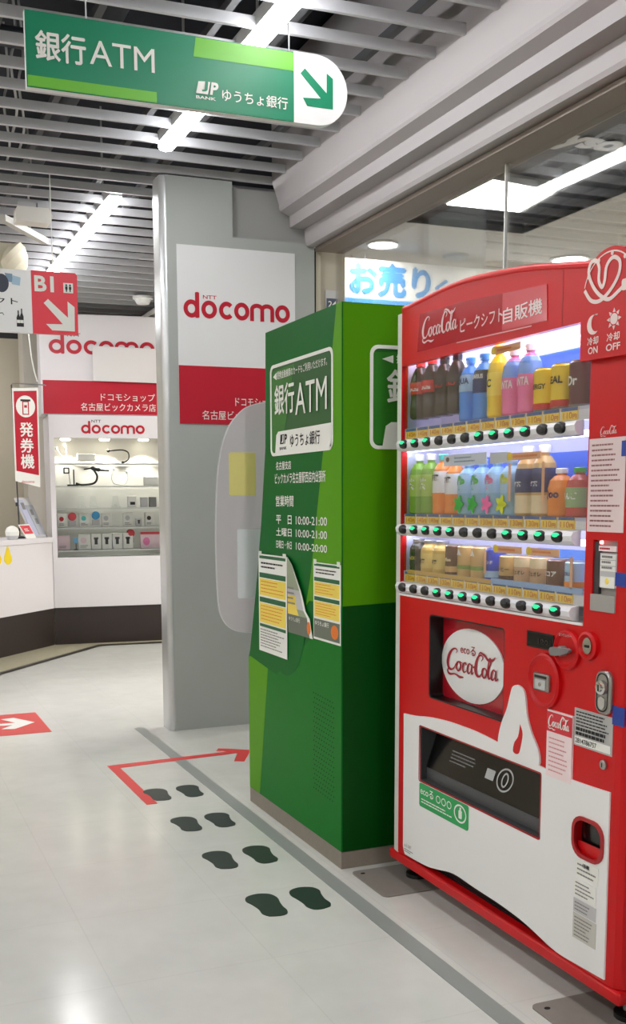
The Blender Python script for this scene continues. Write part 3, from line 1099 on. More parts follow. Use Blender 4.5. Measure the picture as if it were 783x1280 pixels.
FB1 = Fr((0, 5.5, 0), (1, 0, 0), (0, 0, 1))
b1 = thing('direction_sign', (.7, 5.5, 2.05), 'red and white B1 direction sign with a diagonal arrow hanging at the left', 'sign')
mb = MB()
mb.poly(FB1, rect(.1, .882, 2.044, 2.35), -.03, 0, WHITE)
wpn = mb.build('white_panel', b1)
mb = MB()
mb.poly(FB1, [(.8825, 2.044), (1.113, 2.046), (1.115, 2.34), (1.105, 2.352), (.8825, 2.352)], -.03, 0.001, PINKRED)
rpn = mb.build('red_panel', b1)
mb = MB()
mb.text(FB1, 'B1', .897, .995, 2.25, 2.328, .003, PAPER, .03)
mb.poly(FB1, rect(1.043, 1.092, 2.251, 2.30), .0015, .003, PAPER)
for a, c_ in ((1.058, 0), (1.077, 0)):
    mb.poly(FB1, ellipse(a, 2.289, .005, .005, 10), .003, .0038, INK)
    mb.poly(FB1, rect(a - .006, a + .006, 2.268, 2.283), .003, .0038, INK)
    mb.poly(FB1, rect(a - .003, a + .003, 2.257, 2.268), .003, .0038, INK)
mb.build('floor_lettering', rpn)
mb = MB()
mb.poly(FB1, [(.941, 2.195), (.963, 2.216), (1.062, 2.128), (1.062, 2.209), (1.097, 2.183), (1.095, 2.062), (.98, 2.062), (.95, 2.092), (1.035, 2.095)], .0015, .003, PAPER)
mb.build('arrow', rpn)
mb = MB()
mb.text(FB1, 'プロダクト', .50, .812, 2.178, 2.212, .002, INK, .01)
mb.poly(FB1, ellipse(.735, 2.28, .036, .045, 20), .0008, .002, mat('print_navy', (52, 58, 74), .5))
mb.poly(FB1, [(.752, 2.33), (.79, 2.327), (.79, 2.285), (.765, 2.29)], .0008, .0015, mat('print_blue_grey', (120, 146, 170), .5))
mb.poly(FB1, [(.792, 2.32), (.83, 2.312), (.825, 2.272), (.785, 2.278)], .0008, .0018, mat('print_pale_blue', (160, 190, 210), .5))
for a, h in ((.812, .075), (.829, .085)):
    mb.poly(FB1, [(a - .009, 2.072), (a + .009, 2.072), (a + .009, 2.072 + h * .6), (a + .003, 2.072 + h * .8), (a + .003, 2.076 + h), (a - .003, 2.076 + h), (a - .003, 2.072 + h * .8), (a - .009, 2.072 + h * .6)], .0008, .002, INK)
    mb.poly(FB1, rect(a - .008, a + .008, 2.09, 2.105), .002, .0028, PAPER)
mb.stroke(FB1, [(.70, 2.13), (.735, 2.135), (.74, 2.125)], .006, .002, GREY)
mb.build('print', wpn)
for a in (.3, .995):
    mb = MB()
    mb.tube([FB1.p(a, 2.35, -.015), FB1.p(a, 2.86, -.015)], .003, PAPER, 6)
    mb.build('wire', b1)
# thin white lead hanging behind the sign down to the red banner
mb = MB()
mb.tube(smooth([(1.29, 8.35, 2.86), (1.29, 8.35, 2.7), (1.33, 8.4, 2.3), (1.375, 8.45, 2.13)], 5), .005, PAPER, 6)
mb.build('cord', bstand)

# ceiling fittings at the left
t = thing('emergency_light', (.97, 5.9, 2.68), 'white box shaped emergency light hung under the slats at the upper left', 'ceiling light')
F = Fr((0, 5.9, 0), (1, 0, 0), (0, 0, 1))
m = MB(); m.poly(F, [(.875, 2.69), (.885, 2.765), (1.055, 2.765), (1.075, 2.725), (1.06, 2.685)], -.1, 0, mat('fitting_cream', (222, 220, 214), .4)); m.build('case', t, .008)
m = MB(); m.box(F, .90, .99, 2.765, 2.80, -.07, -.03, LGREY); m.box(F, 1.0, 1.05, 2.765, 2.80, -.07, -.03, LGREY); m.build('bracket', t)
t = thing('ceiling_speaker', (.93, 6.6, 2.55), 'cream box and rounded horn fitting at the left edge under the ceiling', 'fitting')
CRM = mat('fitting_cream_2', (214, 208, 188), .45)
F = Fr((0, 6.6, 0), (1, 0, 0), (0, 0, 1))
m = MB(); m.box(F, .70, .955, 2.57, 2.73, -.16, 0, CRM); m.build('box', t, .012)
m = MB(); m.tube([(.8, 6.6, 2.73), (.8, 6.6, 2.86)], .02, CRM, 10); m.build('stem', t)
m = MB(); m.lathe((.955, 6.56, 2.635), [(.005, -.11, CRM), (.05, -.095, CRM), (.085, -.05, CRM), (.095, 0, CRM), (.085, .04, CRM), (.04, .065, CRM), (.005, .07, CRM)], 22, dirs=(V((.7, 0, .7)), V((0, 1, 0)), V((-.5, -.35, .75)).normalized())); m.build('horn', t)
m = MB(); m.box(Fr((.84, 6.15, 2.74), V((.24, .35, 0)), (0, 0, 1)), 0, .55, 0, .035, -.02, .02, mat('fitting_grey', (186, 184, 180), .5)); tag(m.build('cable_tray'), 'slim grey cable tray slanting under the slats beside the emergency light', 'cable tray')
t = thing('smoke_detector', (2.2, 8.3, 2.735), 'round white smoke detector above the high docomo sign beside the pillar', 'detector')
m = MB(); m.lathe((2.2, 8.3, 0), [(.02, 2.735, WHITE), (.05, 2.74, WHITE), (.06, 2.76, WHITE), (.065, 2.775, WHITE)], 20); m.build('dome', t)
m = MB(); m.lathe((2.2, 8.3, 0), [(.08, 2.775, WHITE), (.08, 2.794, WHITE)], 20); m.build('plate', t)

# ================================================================== FLOOR MARKS
FT = mat('footprint_dark_green', (24, 42, 34), .4)
outline = smooth([(-.026, -.105), (-.036, -.075), (-.034, -.03), (-.039, .02), (-.046, .06), (-.034, .10), (0, .115), (.03, .095), (.040, .05), (.034, .0), (.031, -.04), (.032, -.075), (.022, -.108), (0, -.116), (-.026, -.105)], 4)[:-1]
pairs = [(1.095, 1.228, 4.055, 'pair by the red corner line'), (1.09, 1.216, 3.632, 'second pair from the red line'), (1.080, 1.218, 3.212, 'third pair from the red line'), (1.081, 1.217, 2.787, 'pair nearest the camera')]
for xl, xr, yy, w_ in pairs:
    for x, sd, side in ((xl, 1, 'left'), (xr, -1, 'right')):
        m = MB()
        m.poly(WL, [(x + sd * a * 1.15, yy + b * .80) for a, b in outline], .0004, .0016, FT)
        tag(m.build('footprint_sticker'), 'dark green %s footprint sticker on the floor, %s' % (side, w_), 'floor sticker', 'footprint stickers on the floor')
FRED = mat('floor_red', (214, 52, 50), .4)
m = MB()
m.poly(WL, [(1.012, 3.932), (1.056, 3.932), (1.049, 4.540), (1.632, 4.594), (1.565, 4.452), (1.608, 4.430), (1.712, 4.625), (1.578, 4.716), (1.552, 4.676), (1.608, 4.640), (1.003, 4.596)], .0003, .0014, FRED)
tag(m.build('floor_arrow_line'), 'red tape line on the floor turning right into an arrow before the green cabinet', 'floor marking')
t = thing('floor_arrow_sign', (.65, 5.69, 0), 'red floor square with a white arrow at the left edge', 'floor marking')
m = MB(); m.poly(WL, rect(.36, .893, 5.415, 5.962), .0003, .0014, mat('floor_red_pale', (212, 70, 66), .45)); m.build('square', t)
m = MB(); m.poly(WL, [(.42, 5.68), (.725, 5.66), (.655, 5.575), (.72, 5.555), (.845, 5.685), (.755, 5.85), (.685, 5.835), (.745, 5.71), (.42, 5.73)], .0016, .0026, PAPER); m.build('arrow', t)

# ================================================================== GREEN ATM CABINET
atm = thing('atm_cabinet', (1.78, 3.4, 0), 'tall green bank ATM cabinet with opening hours on its side', 'ATM')
FA = Fr((1.412, 3.828, 0), (0, -1, 0), (0, 0, 1))
prof = [(0.0, .058), (.855, .058), (.855, 1.796), (.21, 1.796), (.20, 1.387), (.189, 1.329), (.153, 1.123), (.086, .847), (.018, .62), (0.0, .585)]
mb = MB()
mb.poly(FA, prof, -.80, 0, GDARK)
mb.build('body', atm, .003)
mb = MB()
mb.box(FA, 0.001, .854, 0.0, .0575, -.79, .0, KICK)
mb.build('kick_plate', atm, .002)
mb = MB()
mb.poly(FA, [(.816, 1.795), (.853, 1.795), (.853, .862), (.70, .862), (.60, .858), (.572, .84), (.61, .94), (.633, 1.024), (.718, 1.362)], .0, .0012, GLIME)
mb.poly(FA, [(.019, .59), (.21, .568), (.112, .06), (0.001, .06), (.001, .585)], 0, .0012, GLIME)
mb.poly(FA, [(.211, .568), (.30, .56), (.853, .86), (.853, .06), (.113, .06)], 0, .001, GMID)
mb.poly(FA, smooth([(.30, .62), (.34, .575), (.42, .575), (.50, .62), (.55, .70), (.57, .80), (.45, .80), (.30, .70)], 4), .001, .0014, GDARK)  # shadow below the notices, painted as a dark green patch
mb.build('side_graphic_and_shadow', atm)
FN = Fr((1.412, 2.973, 0), (1, 0, 0), (0, 0, 1))
mb = MB()
mb.poly(FN, [(.003, .862), (.45, .875), (.797, .86), (.797, 1.793), (.003, 1.793)], 0, .0012, mat('green_lime_shaded', (76, 138, 2), .42, spec=.15))  # darker copy of the lime, shade of this face put into its colour
mb.poly(FN, [(.003, .06), (.797, .06), (.797, .859), (.45, .874), (.003, .861)], 0, .0012, GSHADE)
mb.build('front_graphic', atm)
# bank panels, one on each visible face


def bank_panel(fr, a0, a1, n, tri):
    w_ = a1 - a0
    o = rrect(a0, a1, 1.353, 1.672, .028, 5)
    i = rrect(a0 + .011, a1 - .011, 1.364, 1.661, .02, 5)
    m = MB()
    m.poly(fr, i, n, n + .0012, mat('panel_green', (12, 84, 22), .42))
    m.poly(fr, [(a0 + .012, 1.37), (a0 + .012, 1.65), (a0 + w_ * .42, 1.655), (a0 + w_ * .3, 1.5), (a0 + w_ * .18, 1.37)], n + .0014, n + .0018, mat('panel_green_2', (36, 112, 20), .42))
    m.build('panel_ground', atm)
    m = MB()
    m.poly(fr, o, n + .001, n + .003, PAPER, holes=[i])
    m.poly(fr, [(a0 + .045, 1.364), (a1 - .01, 1.364), (a1 - .01, 1.438), (a0 + .075, 1.437), (a0 + .056, 1.425)], n + .002, n + .003, PAPER)
    m.build('panel_border', atm)
    m = MB()
    q = n + .004
    m.text(fr, '銀行', a0 + w_ * .085, a0 + w_ * .42, 1.495, 1.598, q, PAPER, .015)
    m.text(fr, 'ATM', a0 + w_ * .44, a0 + w_ * .92, 1.483, 1.586, q, PAPER, .0)
    m.build('panel_title', atm)
    m = MB()
    m.poly(fr, [(a0 + w_ * .06, 1.63), (a0 + w_ * .115, 1.642), (a0 + w_ * .115, 1.618)], n + .002, q, PAPER)
    m.text(fr, '提携金融機関のカードもご利用いただけます。', a0 + w_ * .13, a0 + w_ * .925, 1.618, 1.645, q, PAPER, .01)
    m.build('panel_note', atm)
    m = MB()
    m.poly(fr, [(a0 + w_ * .185, 1.425), (a0 + w_ * .245, 1.425), (a0 + w_ * .235, 1.392), (a0 + w_ * .175, 1.392)], n + .003, q, INK)
    m.text(fr, 'J', a0 + w_ * .205, a0 + w_ * .235, 1.396, 1.422, q + .0006, PAPER, .03, .1)
    m.text(fr, 'P', a0 + w_ * .25, a0 + w_ * .295, 1.392, 1.425, q, INK, .04, .1)
    m.text(fr, 'BANK', a0 + w_ * .17, a0 + w_ * .29, 1.372, 1.382, q, INK, .02)
    m.text(fr, 'ゆうちょ銀行', a0 + w_ * .35, a0 + w_ * .82, 1.377, 1.421, q, INK, .012)
    m.build('bank_lettering', atm)


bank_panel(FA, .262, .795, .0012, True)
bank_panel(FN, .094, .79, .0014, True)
mb = MB()
q = .0028
mb.text(FA, '名古屋支店', .310, .450, 1.303, 1.332, q, PAPER, .012)
mb.text(FA, 'ビックカメラ名古屋駅西店内出張所', .300, .737, 1.254, 1.291, q, PAPER, .012)
mb.build('branch_lettering', atm)
mb = MB()
mb.text(FA, '営業時間', .307, .470, 1.174, 1.212, q, PAPER, .012)
mb.build('hours_heading', atm)
for (z0, z1, l, r_) in ((1.109, 1.143, '平　日', '10:00-21:00'), (1.066, 1.098, '土曜日', '10:00-21:00'), (1.022, 1.053, '日曜日・休日', '10:00-20:00')):
    mb = MB()
    mb.text(FA, l, .308, .452, z0 + .003, z1, q, PAPER, .012)
    mb.text(FA, r_, .490, .748, z0 + .004, z1 - .002, q, PAPER, .006)
    mb.build('hours_lettering', atm)
mb = MB()
for i in range(9):
    for j in range(21):
        a = .635 + i * .019 - .012 * 0
        z = .545 - j * .0165 - (i - 4) * .001
        mb.poly(FA, ellipse(a + (.0085 if j % 2 else 0), z, .0026, .0026, 6), .0014, .0018, DARKREC)
mb.build('vent_holes', atm)
# frosted privacy screen on the far face
FPS = Fr((1.29, 3.845, 0), (1, 0, 0), (0, 0, 1))
FROST = bpy.data.materials.new('frosted_acrylic')
FROST.use_nodes = True
nt = FROST.node_tree
bs = nt.nodes['Principled BSDF']
bs.inputs['Base Color'].default_value = s2l((204, 200, 204))
bs.inputs['Roughness'].default_value = .35
tr = nt.nodes.new('ShaderNodeBsdfTransparent')
tl = nt.nodes.new('ShaderNodeBsdfTranslucent')
tl.inputs[0].default_value = s2l((226, 222, 226))
m1 = nt.nodes.new('ShaderNodeMixShader'); m1.inputs[0].default_value = .4
m2 = nt.nodes.new('ShaderNodeMixShader'); m2.inputs[0].default_value = .22
nt.links.new(bs.outputs[0], m1.inputs[1]); nt.links.new(tl.outputs[0], m1.inputs[2])
nt.links.new(m1.outputs[0], m2.inputs[1]); nt.links.new(tr.outputs[0], m2.inputs[2])
nt.links.new(m2.outputs[0], nt.nodes['Material Output'].inputs[0])
sl = smooth([(.40, .665), (.16, .675), (.06, .695), (.015, .75), (.002, .84), (-.002, 1.0), (.0, 1.15), (.012, 1.32), (.04, 1.44), (.09, 1.52), (.17, 1.565), (.40, 1.60)], 5)
mb = MB()
mb.poly(FPS, sl + [(.40, 1.60), (.40, .665)], -.012, 0, FROST)
mb.build('privacy_screen', atm)
mb = MB()
mb.stroke(FPS, sl, .004, .001, mat('screen_edge', (216, 214, 216), .4))
mb.build('screen_edge', atm)
mb = MB()
mb.poly(FPS, rrect(.055, .165, 1.215, 1.38, .008), .0005, .0015, mat('note_pale_yellow', (236, 220, 140), .7))
tag(mb.build('paper_note'), 'pale yellow paper note on the frosted privacy screen', 'notice')
mb = MB()
mb.poly(FPS, rrect(.085, .185, .815, 1.085, .006), .0005, .0015, mat('note_white', (232, 232, 238), .7))
tag(mb.build('paper_note'), 'plain white paper sheet low on the frosted privacy screen', 'notice')

# taped notices on the side


def notice(fr, a0, a1, z0, z1, n, label, bottom):
    t = thing('notice_sheet', tuple(fr.p((a0 + a1) / 2, z0, n)), label, 'notice', 'printed notices taped to the green cabinet')
    h = z1 - z0
    w_ = a1 - a0
    m = MB(); m.poly(fr, rect(a0, a1, z0, z1), n, n + .0012, PAPER); m.build('sheet', t)
    m = MB()
    k = n + .0022
    R = lambda x0, x1, y0, y1, mt, d=0: m.poly(fr, rect(a0 + w_ * x0, a0 + w_ * x1, z0 + h * y0, z0 + h * y1), n + .0012, k + d, mt)
    R(.04, .96, .955, .985, INKGREEN)
    m.lines(fr, a0 + w_ * .1, a0 + w_ * .9, z0 + h * .85, z0 + h * .93, 2, k, INK, .4)
    R(.04, .96, .76, .81, INKGREEN)
    R(.04, .96, .58, .75, PYELLOW)
    m.lines(fr, a0 + w_ * .1, a0 + w_ * .9, z0 + h * .60, z0 + h * .74, 4, k + .0007, PORANGE, .22)
    R(.04, .96, .51, .56, INKGREEN)
    R(.04, .96, .30, .50, PYELLOW)
    m.lines(fr, a0 + w_ * .1, a0 + w_ * .9, z0 + h * .32, z0 + h * .49, 5, k + .0007, PORANGE, .22)
    if bottom == 'form':
        R(.04, .96, .255, .285, INKGREEN)
        m.lines(fr, a0 + w_ * .06, a0 + w_ * .94, z0 + h * .04, z0 + h * .24, 7, k, INKG, .35)
    else:
        R(.03, .97, .03, .27, mat('print_grey_green', (104, 112, 98), .6))
        m.text(fr, 'ゆうちょ銀行', a0 + w_ * .08, a0 + w_ * .6, z0 + h * .19, z0 + h * .25, k + .0008, PAPER, .01)
        m.poly(fr, ellipse(a0 + w_ * .8, z0 + h * .15, w_ * .13, h * .09, 16), k, k + .0006, PORANGE)
    m.build('print', t)
    m = MB()
    tp = mat('clear_tape', (226, 228, 220), .3)
    for a in (a0 + w_ * .02, a1 - w_ * .12):
        m.poly(fr, rect(a, a + w_ * .1, z1 - .006, z1 + .01), n + .001, n + .0027, tp)
    m.build('tape', t)


fx = Fr(FA.p(0, 0, .0), V((0, -1, 0)), V((0, 0, 1)))
notice(FA, .132, .411, .63, .997, .004, 'left printed notice with yellow blocks and a form at the bottom, on the green cabinet', 'form')
notice(FA, .640, .852, .735, .992, .002, 'right printed notice with a dark picture at the bottom, by the cabinet corner', 'photo')
# curled sheet between them
t = thing('curled_notice', tuple(FA.p(.5, .73, .01)), 'curled notice with its top corner peeled over between the two flat notices', 'notice')
m = MB()
g = []
for i in range(13):
    v_ = i / 12
    z = .997 - v_ * .266
    zr = [(.997, .44), (.985, .47), (.93, .515), (.88, .555), (.81, .588), (.808, .612), (.731, .635)]
    aR = zr[-1][1]
    for (za, aa), (zb, ab) in zip(zr, zr[1:]):
        if zb <= z <= za:
            aR = aa + (ab - aa) * (za - z) / max(za - zb, 1e-6)
            break
    aL = .408 + .01 * v_
    g.append([FA.p(aL + (aR - aL) * j / 8, z, .0035 + .012 * (j / 8) ** 2 * (1 - v_)) for j in range(9)])
vs = [p for r_ in g for p in r_]
CG = mat('curl_grey_green', (150, 162, 134), .6)
PG = mat('print_grey_green', (104, 112, 98), .6)
for i in range(12):
    for j in range(8):
        k = (i * 9 + j, (i + 1) * 9 + j, (i + 1) * 9 + j + 1, i * 9 + j + 1)
        mt = PG if i >= 9 and j < 7 else (PYELLOW if 6 <= i < 9 and j < 4 else (LGREY if 5 <= i < 8 and j < 7 else (PAPER if j == 7 else CG)))
        m.add([vs[x] for x in k], [(0, 1, 2, 3)], mt)
m.build('sheet', t)
m = MB()
m.poly(FA, ellipse(.605, .765, .015, .022, 14), .005, .0062, PORANGE)
m.lines(FA, .43, .50, .83, .90, 4, .0105, INKG, .35)
m.text(FA, 'ゆうちょ銀行', .43, .53, .775, .79, .0062, PAPER, 0)
m.build('print', t)

# ================================================================== VENDING MACHINE
vm = thing('vending_machine', (1.9, 2.33, 0), 'red drinks vending machine with a white lower panel beside the green cabinet', 'vending machine')
FV = Fr((1.535, 2.87, 0), (0, -1, 0), (0, 0, 1))
VM = {}
# cabinet behind the door
mb = MB()
mb.box(FV, .004, 1.085, .06, 1.70, -.70, -.155, DRED)
mb.box(FV, .004, 1.085, .06, .09, -.16, -.061, DRED)
mb.build('cabinet', vm, .01)
# white left edge strip
mb = MB()
sp = [(0.012, -.155), (.006, -.06), (.008, -.02), (.020, -.003), (.040, -.0005), (.0505, -.0005), (.0505, -.155)]
fpl = Fr((1.535, 2.87, 0), (0, -1, 0), (-1, 0, 0))
mb.poly(Fr((1.535, 2.87, 0), (0, -1, 0), (-1, 0, 0)), [(a, c) for a, c in sp], -.092, -1.742, mat('strip_white', (214, 214, 208), .35))
mb.build('side_strip', vm)
# lower base bar
mb = MB()
mb.rbox(Fr(FV.o, FV.u, FV.v), -.004, 1.088, .060, .0935, -.028, .002, .01, RED, .006)
mb.build('base_bar', vm)
# red door with openings
WIN = rect(.0525, .922, .912, 1.588)
ECO = rrect(.230, .612, .619, .866, .012)
PICK = rrect(.186, .785, .359, .527, .006)
COIN = rrect(.915, 1.021, .368, .462, .035)
SLOT = rect(.949, 1.030, .946, 1.104)
top = smooth([(.051, 1.752), (.09, 1.752), (.16, 1.758), (.33, 1.768), (.475, 1.763), (.67, 1.744), (.80, 1.723), (.92, 1.704), (1.045, 1.693)], 4)
HEAD = [(.158, 1.722), (.40, 1.717), (.756, 1.694), (.760, 1.611), (.40, 1.617), (.145, 1.618)]
bot = smooth([(.805, .112), (.719, .123), (.622, .132), (.502, .134), (.389, .136), (.304, .119), (.233, .106)], 4)
door = [(.0515, .095), ] + [(x, z) for x, z in reversed(bot)] + [(.87, .0955), (1.045, .0955)] + list(reversed(top))
mb = MB()
mb.poly(FV, door, -.02, 0, RED, holes=[WIN, ECO, PICK, COIN, SLOT])
# rounded right corner of the door
cor = [(1.045, 0), (1.062, -.003), (1.075, -.012), (1.082, -.028), (1.084, -.155), (1.045, -.155)]
mb.poly(Fr((1.535, 2.87, 0), (0, -1, 0), (-1, 0, 0)), cor, -.0955, -1.69, RED)
mb.build('door', vm)
# header bulge: slim rounded lip along the arc and side seam
mb = MB()
mb.tube([FV.p(a, z, -.01) for a, z in top], .012, RED, 8)
mb.build('door_lip', vm)
mb = MB()
mb.poly(FV, rect(.8135, .816, 1.59, 1.718), 0, .0006, DRED)
mb.poly(FV, HEAD, .0, .0015, mat('header_dark_red', (176, 22, 34), .15, coat=.6))
mb.poly(FV, [(.575, 1.705), (.756, 1.694), (.760, 1.611), (.575, 1.614)], .0016, .0022, mat('header_pale_red', (208, 84, 92), .15, coat=.6))
mb.stroke(FV, [(.36, 1.6145), (.70, 1.6075)], .003, .002, mat('header_line', (232, 170, 170), .4))
hsg = mb.build('header_sign', vm)
mb = MB()
PALE = mat('header_lettering', (226, 190, 190), .5)
coke_script(mb, FV, .172, .372, 1.632, 1.712, .003, PALE)
mb.text(FV, 'ピークシフト', .379, .578, 1.638, 1.672, .003, PALE, .012)
mb.text(FV, '自販機', .580, .741, 1.630, 1.667, .003, mat('header_white', (236, 224, 224), .5), .012)
mb.build('header_lettering', hsg)

# --- display window interior
INW = mat('interior_lavender', (196, 196, 218), .5)
INB = mat('interior_blue', (30, 90, 205), .5)
mb = MB()
mb.box(FV, .045, .929, .897, 1.632, -.15, -.135, INW)
mb.box(FV, .045, .0525, .905, 1.625, -.135, -.021, INW)
mb.box(FV, .922, .929, .905, 1.625, -.135, -.021, INW)
mb.box(FV, .045, .929, 1.625, 1.632, -.135, -.021, WHITE)
mb.box(FV, .045, .929, .897, .905, -.135, -.021, WHITE)
mb.build('display_box', vm)
mb = MB()
mb.poly(FV, rect(.20, .918, 1.40, 1.562), -.134, -.132, INB)
mb.poly(FV, rect(.20, .918, 1.15, 1.312), -.134, -.132, INB)
mb.poly(FV, rect(.56, .918, .99, 1.068), -.134, -.132, mat('interior_blue_2', (70, 130, 215), .5))
mb.build('back_print', vm)
mb = MB()
mb.tube([FV.p(.08, 1.575, -.110), FV.p(.91, 1.575, -.110)], .013, VTUBE, 10)
mb.build('display_tube', vm)
mb = MB()
mb.tube([FV.p(.07, 1.606, -.032), FV.p(.91, 1.606, -.032)], .008, VFILL, 10)  # extra tube hidden above the opening, added to light the drinks' fronts
mb.build('display_tube', vm)
ROWS = [(1.357, 1.405, [1, 1, 1, 0, 0, 0, 1, 1, 1, 1, 0, 0]), (1.1065, 1.152, [0, 1, 1, 1, 1, 0, 0, 0, 1, 1, 1, 1]), (.9325, .981, [0, 0, 0, 1, 1, 1, 1, 0, 0, 0, 1, 1])]
PRICES = [['140'] * 2 + ['140'] * 2 + ['140', '140', '130', '130', '130', '110', '110', '110'],
          ['140', '140', '140', '140', '110', '110', '130', '130', '130', '130', '110', '110'],
          ['130', '130', '130', '130', '110', '110', '110', '110', '110', '110', '110', '110']]
TAGY = mat('tag_yellow', (255, 222, 84), .5)
TAGB = mat('tag_blue', (60, 92, 150), .5)
TAGR = mat('tag_brown', (196, 84, 24), .5)
TAGW = mat('tag_white', (225, 228, 235), .4)
BAR = mat('button_bar', (226, 226, 230), .3)
for ri, (bz, fz, lit) in enumerate(ROWS):
    mb = MB()
    mb.box(FV, .053, .918, fz - .008, fz, -.133, -.012, INW)           # product floor
    fxx = Fr(FV.p(0, bz + .018, -.006), FV.u, V((-(-.35), 0, 1)))
    mb.poly(FV, rect(.053, .918, bz + .0165, fz - .008), -.03, -.012, TAGW)
    shf = mb.build('display_shelf', vm)
    if ri < 2:
        mb = MB()
        mb.box(FV, .055, .884, bz - .020, bz - .006, -.034, -.014, VSTRIP)
        mb.build('strip_light', vm)
    else:
        mb = MB()
        mb.box(FV, .05, .922, .9065, .913, -.02, .003, WHITE)
        mb.build('window_sill', vm)
    mb = MB()
    # rounded button bar
    pr = [(-.02, -.012), (-.017, .004), (-.008, .013), (.004, .016), (.013, .010), (.017, -.012)]
    fq = Fr(FV.p(.048, bz, 0), V((0, 0, 1)), FV.n)
    mb.poly(fq, pr, 0, .842 if ri else .842, BAR)
    bar = mb.build('button_bar', vm)
    for i in range(12):
        a = .094 + i * .0677
        b = MB()
        b.poly(FV, ellipse(a, bz + .001, .0195, .0135, 18), .012, .0165, BLACK)
        b.lathe(FV.p(a, bz + .001, .0165), [(.019, 0, BLACK), (.018, .004, BLACK), (.013, .0065, BLACK)], 18, dirs=(FV.u, FV.v * .68, FV.n))
        top_m = LEDG if lit[i] else DGREY
        b.lathe(FV.p(a, bz + .0052, .0176), [(.0150, 0, top_m), (.0145, .004, top_m), (.010, .0062, top_m)], 16, dirs=(FV.u, FV.v * .42, FV.n))
        b.build('button', bar)
        tg = MB()
        z0, z1 = bz + .0175, fz - .0005 if ri else fz - .004
        z0 += .0015
        x0, x1 = a - .0295, a + .0295
        zt = z0 + .028
        tg.poly(FV, rect(x0, x1, z0, zt), -.0115, -.0095, TAGY)
        tg.poly(FV, rect(x0, x1, zt - .008, zt), -.0095, -.009, TAGB)
        tg.text(FV, PRICES[ri][i], x0 + .008, x0 + .040, z0 + .003, z0 + .017, -.0085, TAGR, .0)
        tg.text(FV, '円', x0 + .042, x0 + .056, z0 + .002, z0 + .012, -.0085, TAGR, .03)
        tg.build('price_tag', shf)
mb = MB()
mb.box(FV, .053, .921, .914, 1.587, -.007, -.004, CLEARV)
mb.build('window_glass', vm)

# --- eco panel
mb = MB()
mb.poly(FV, rrect(.228, .614, .617, .868, .013), -.06, -.045, mat('eco_panel_red', (178, 20, 38), .25, coat=.4))
mb.poly(FV, ECO, -.045, -.001, BLACK, holes=[rrect(.234, .608, .623, .862, .01)])
ecp = mb.build('eco_panel', vm)
mb = MB()
el = ellipse(.394, .733, .161, .104, 48)
mb.poly(FV, el, -.045, -.0415, WHITE)
mb.text(FV, 'ecoる', .336, .414, .763, .789, -.040, mat('logo_dark_red', (160, 24, 44), .5), .01)
coke_script(mb, FV, .258, .536, .688, .778, -.040, MATS['logo_dark_red'])
mb.build('eco_disc', ecp)

# --- white lower panel
wt = smooth([(.088, .545), (.16, .551), (.24, .563), (.33, .570), (.41, .572), (.50, .571), (.60, .563), (.72, .550), (.82, .542), (.92, .541), (1.036, .545)], 4)
wb = smooth([(1.038, .106), (.95, .102), (.861, .100), (.785, .113), (.719, .124), (.622, .131), (.502, .133), (.389, .136), (.304, .120), (.233, .108), (.119, .103), (.100, .106), (.090, .125)], 4)
mb = MB()
mb.poly(FV, wt + wb, 0.0, .004, WHITE, holes=[rrect(.184, .787, .357, .529, .006), rrect(.912, 1.024, .365, .465, .036)])
lwp = mb.build('lower_panel', vm)
mb = MB()
mb.text(FV, 'ecoる SHIFT', .10, .145, .128, .140, .0052, INKG, .0)
mb.lines(FV, .10, .16, .112, .124, 2, .0052, INKG)
mb.build('maker_print', lwp)
mb = MB()
mb.box(FV, .2, .83, .062, .15, -.06, -.034, DARKREC)
for i in range(6):
    mb.box(FV, .22, .82, .097 + i * .006, .0995 + i * .006, -.034, -.030, BLACK)
mb.build('base_grille', vm)
# plain white rounded picture sticker
mb = MB()
be = smooth([(.600, .536), (.598, .575), (.612, .62), (.634, .66), (.648, .70), (.658, .722), (.680, .730), (.704, .722), (.714, .70), (.722, .66), (.742, .62), (.770, .585), (.778, .552), (.765, .538)], 4)
mb.poly(FV, be, .0002, .0052, WHITE)
mb.poly(FV, smooth([(.695, .632), (.688, .60), (.672, .58), (.668, .556), (.690, .555), (.700, .578), (.706, .61), (.695, .632)], 4)[:-1], .0052, .006, RED)
mb.build('white_emblem', vm)
# --- pickup bay
SMOKE = glass_mat('smoked_flap', (.66, .67, .67), 1.6, .12)
mb = MB()
mb.box(FV, .186, .785, .359, .527, -.14, -.132, mat('bay_back_grey', (96, 98, 100), .45))
mb.poly(FV, PICK, -.132, -.001, mat('bay_grey', (62, 63, 65), .4), holes=[rrect(.190, .781, .363, .523, .004)])
pkb = mb.build('pickup_bay', vm)
mb = MB()
mb.poly(Fr(FV.p(0, .40, -.018), FV.u, FV.v - FV.n * .35), rect(.19, .781, 0, .125), -.003, 0, SMOKE)
mb.box(FV, .19, .781, .361, .398, -.03, -.02, mat('flap_grey', (74, 75, 77), .35))
mb.build('pickup_flap', pkb)
mb = MB()
ff = Fr(FV.p(0, .40, -.018), FV.u, FV.v - FV.n * .35)
FLP = mat('flap_print', (176, 178, 178), .5)
mb.stroke(ff, ellipse(.575, .055, .034, .030, 26), .005, .0012, FLP, True)
mb.stroke(ff, ellipse(.575, .055, .012, .018, 16), .005, .0012, FLP, True)
mb.poly(ff, rect(.485, .525, .04, .068), .0005, .0012, FLP)
mb.lines(ff, .30, .44, .04, .08, 4, .0012, mat('flap_print_dim', (120, 122, 122), .5), .35)
mb.build('flap_print', pkb)
mb = MB()
mb.stroke(FV, rrect(.186, .785, .359, .527, .006), .004, .0046, DRED, True)
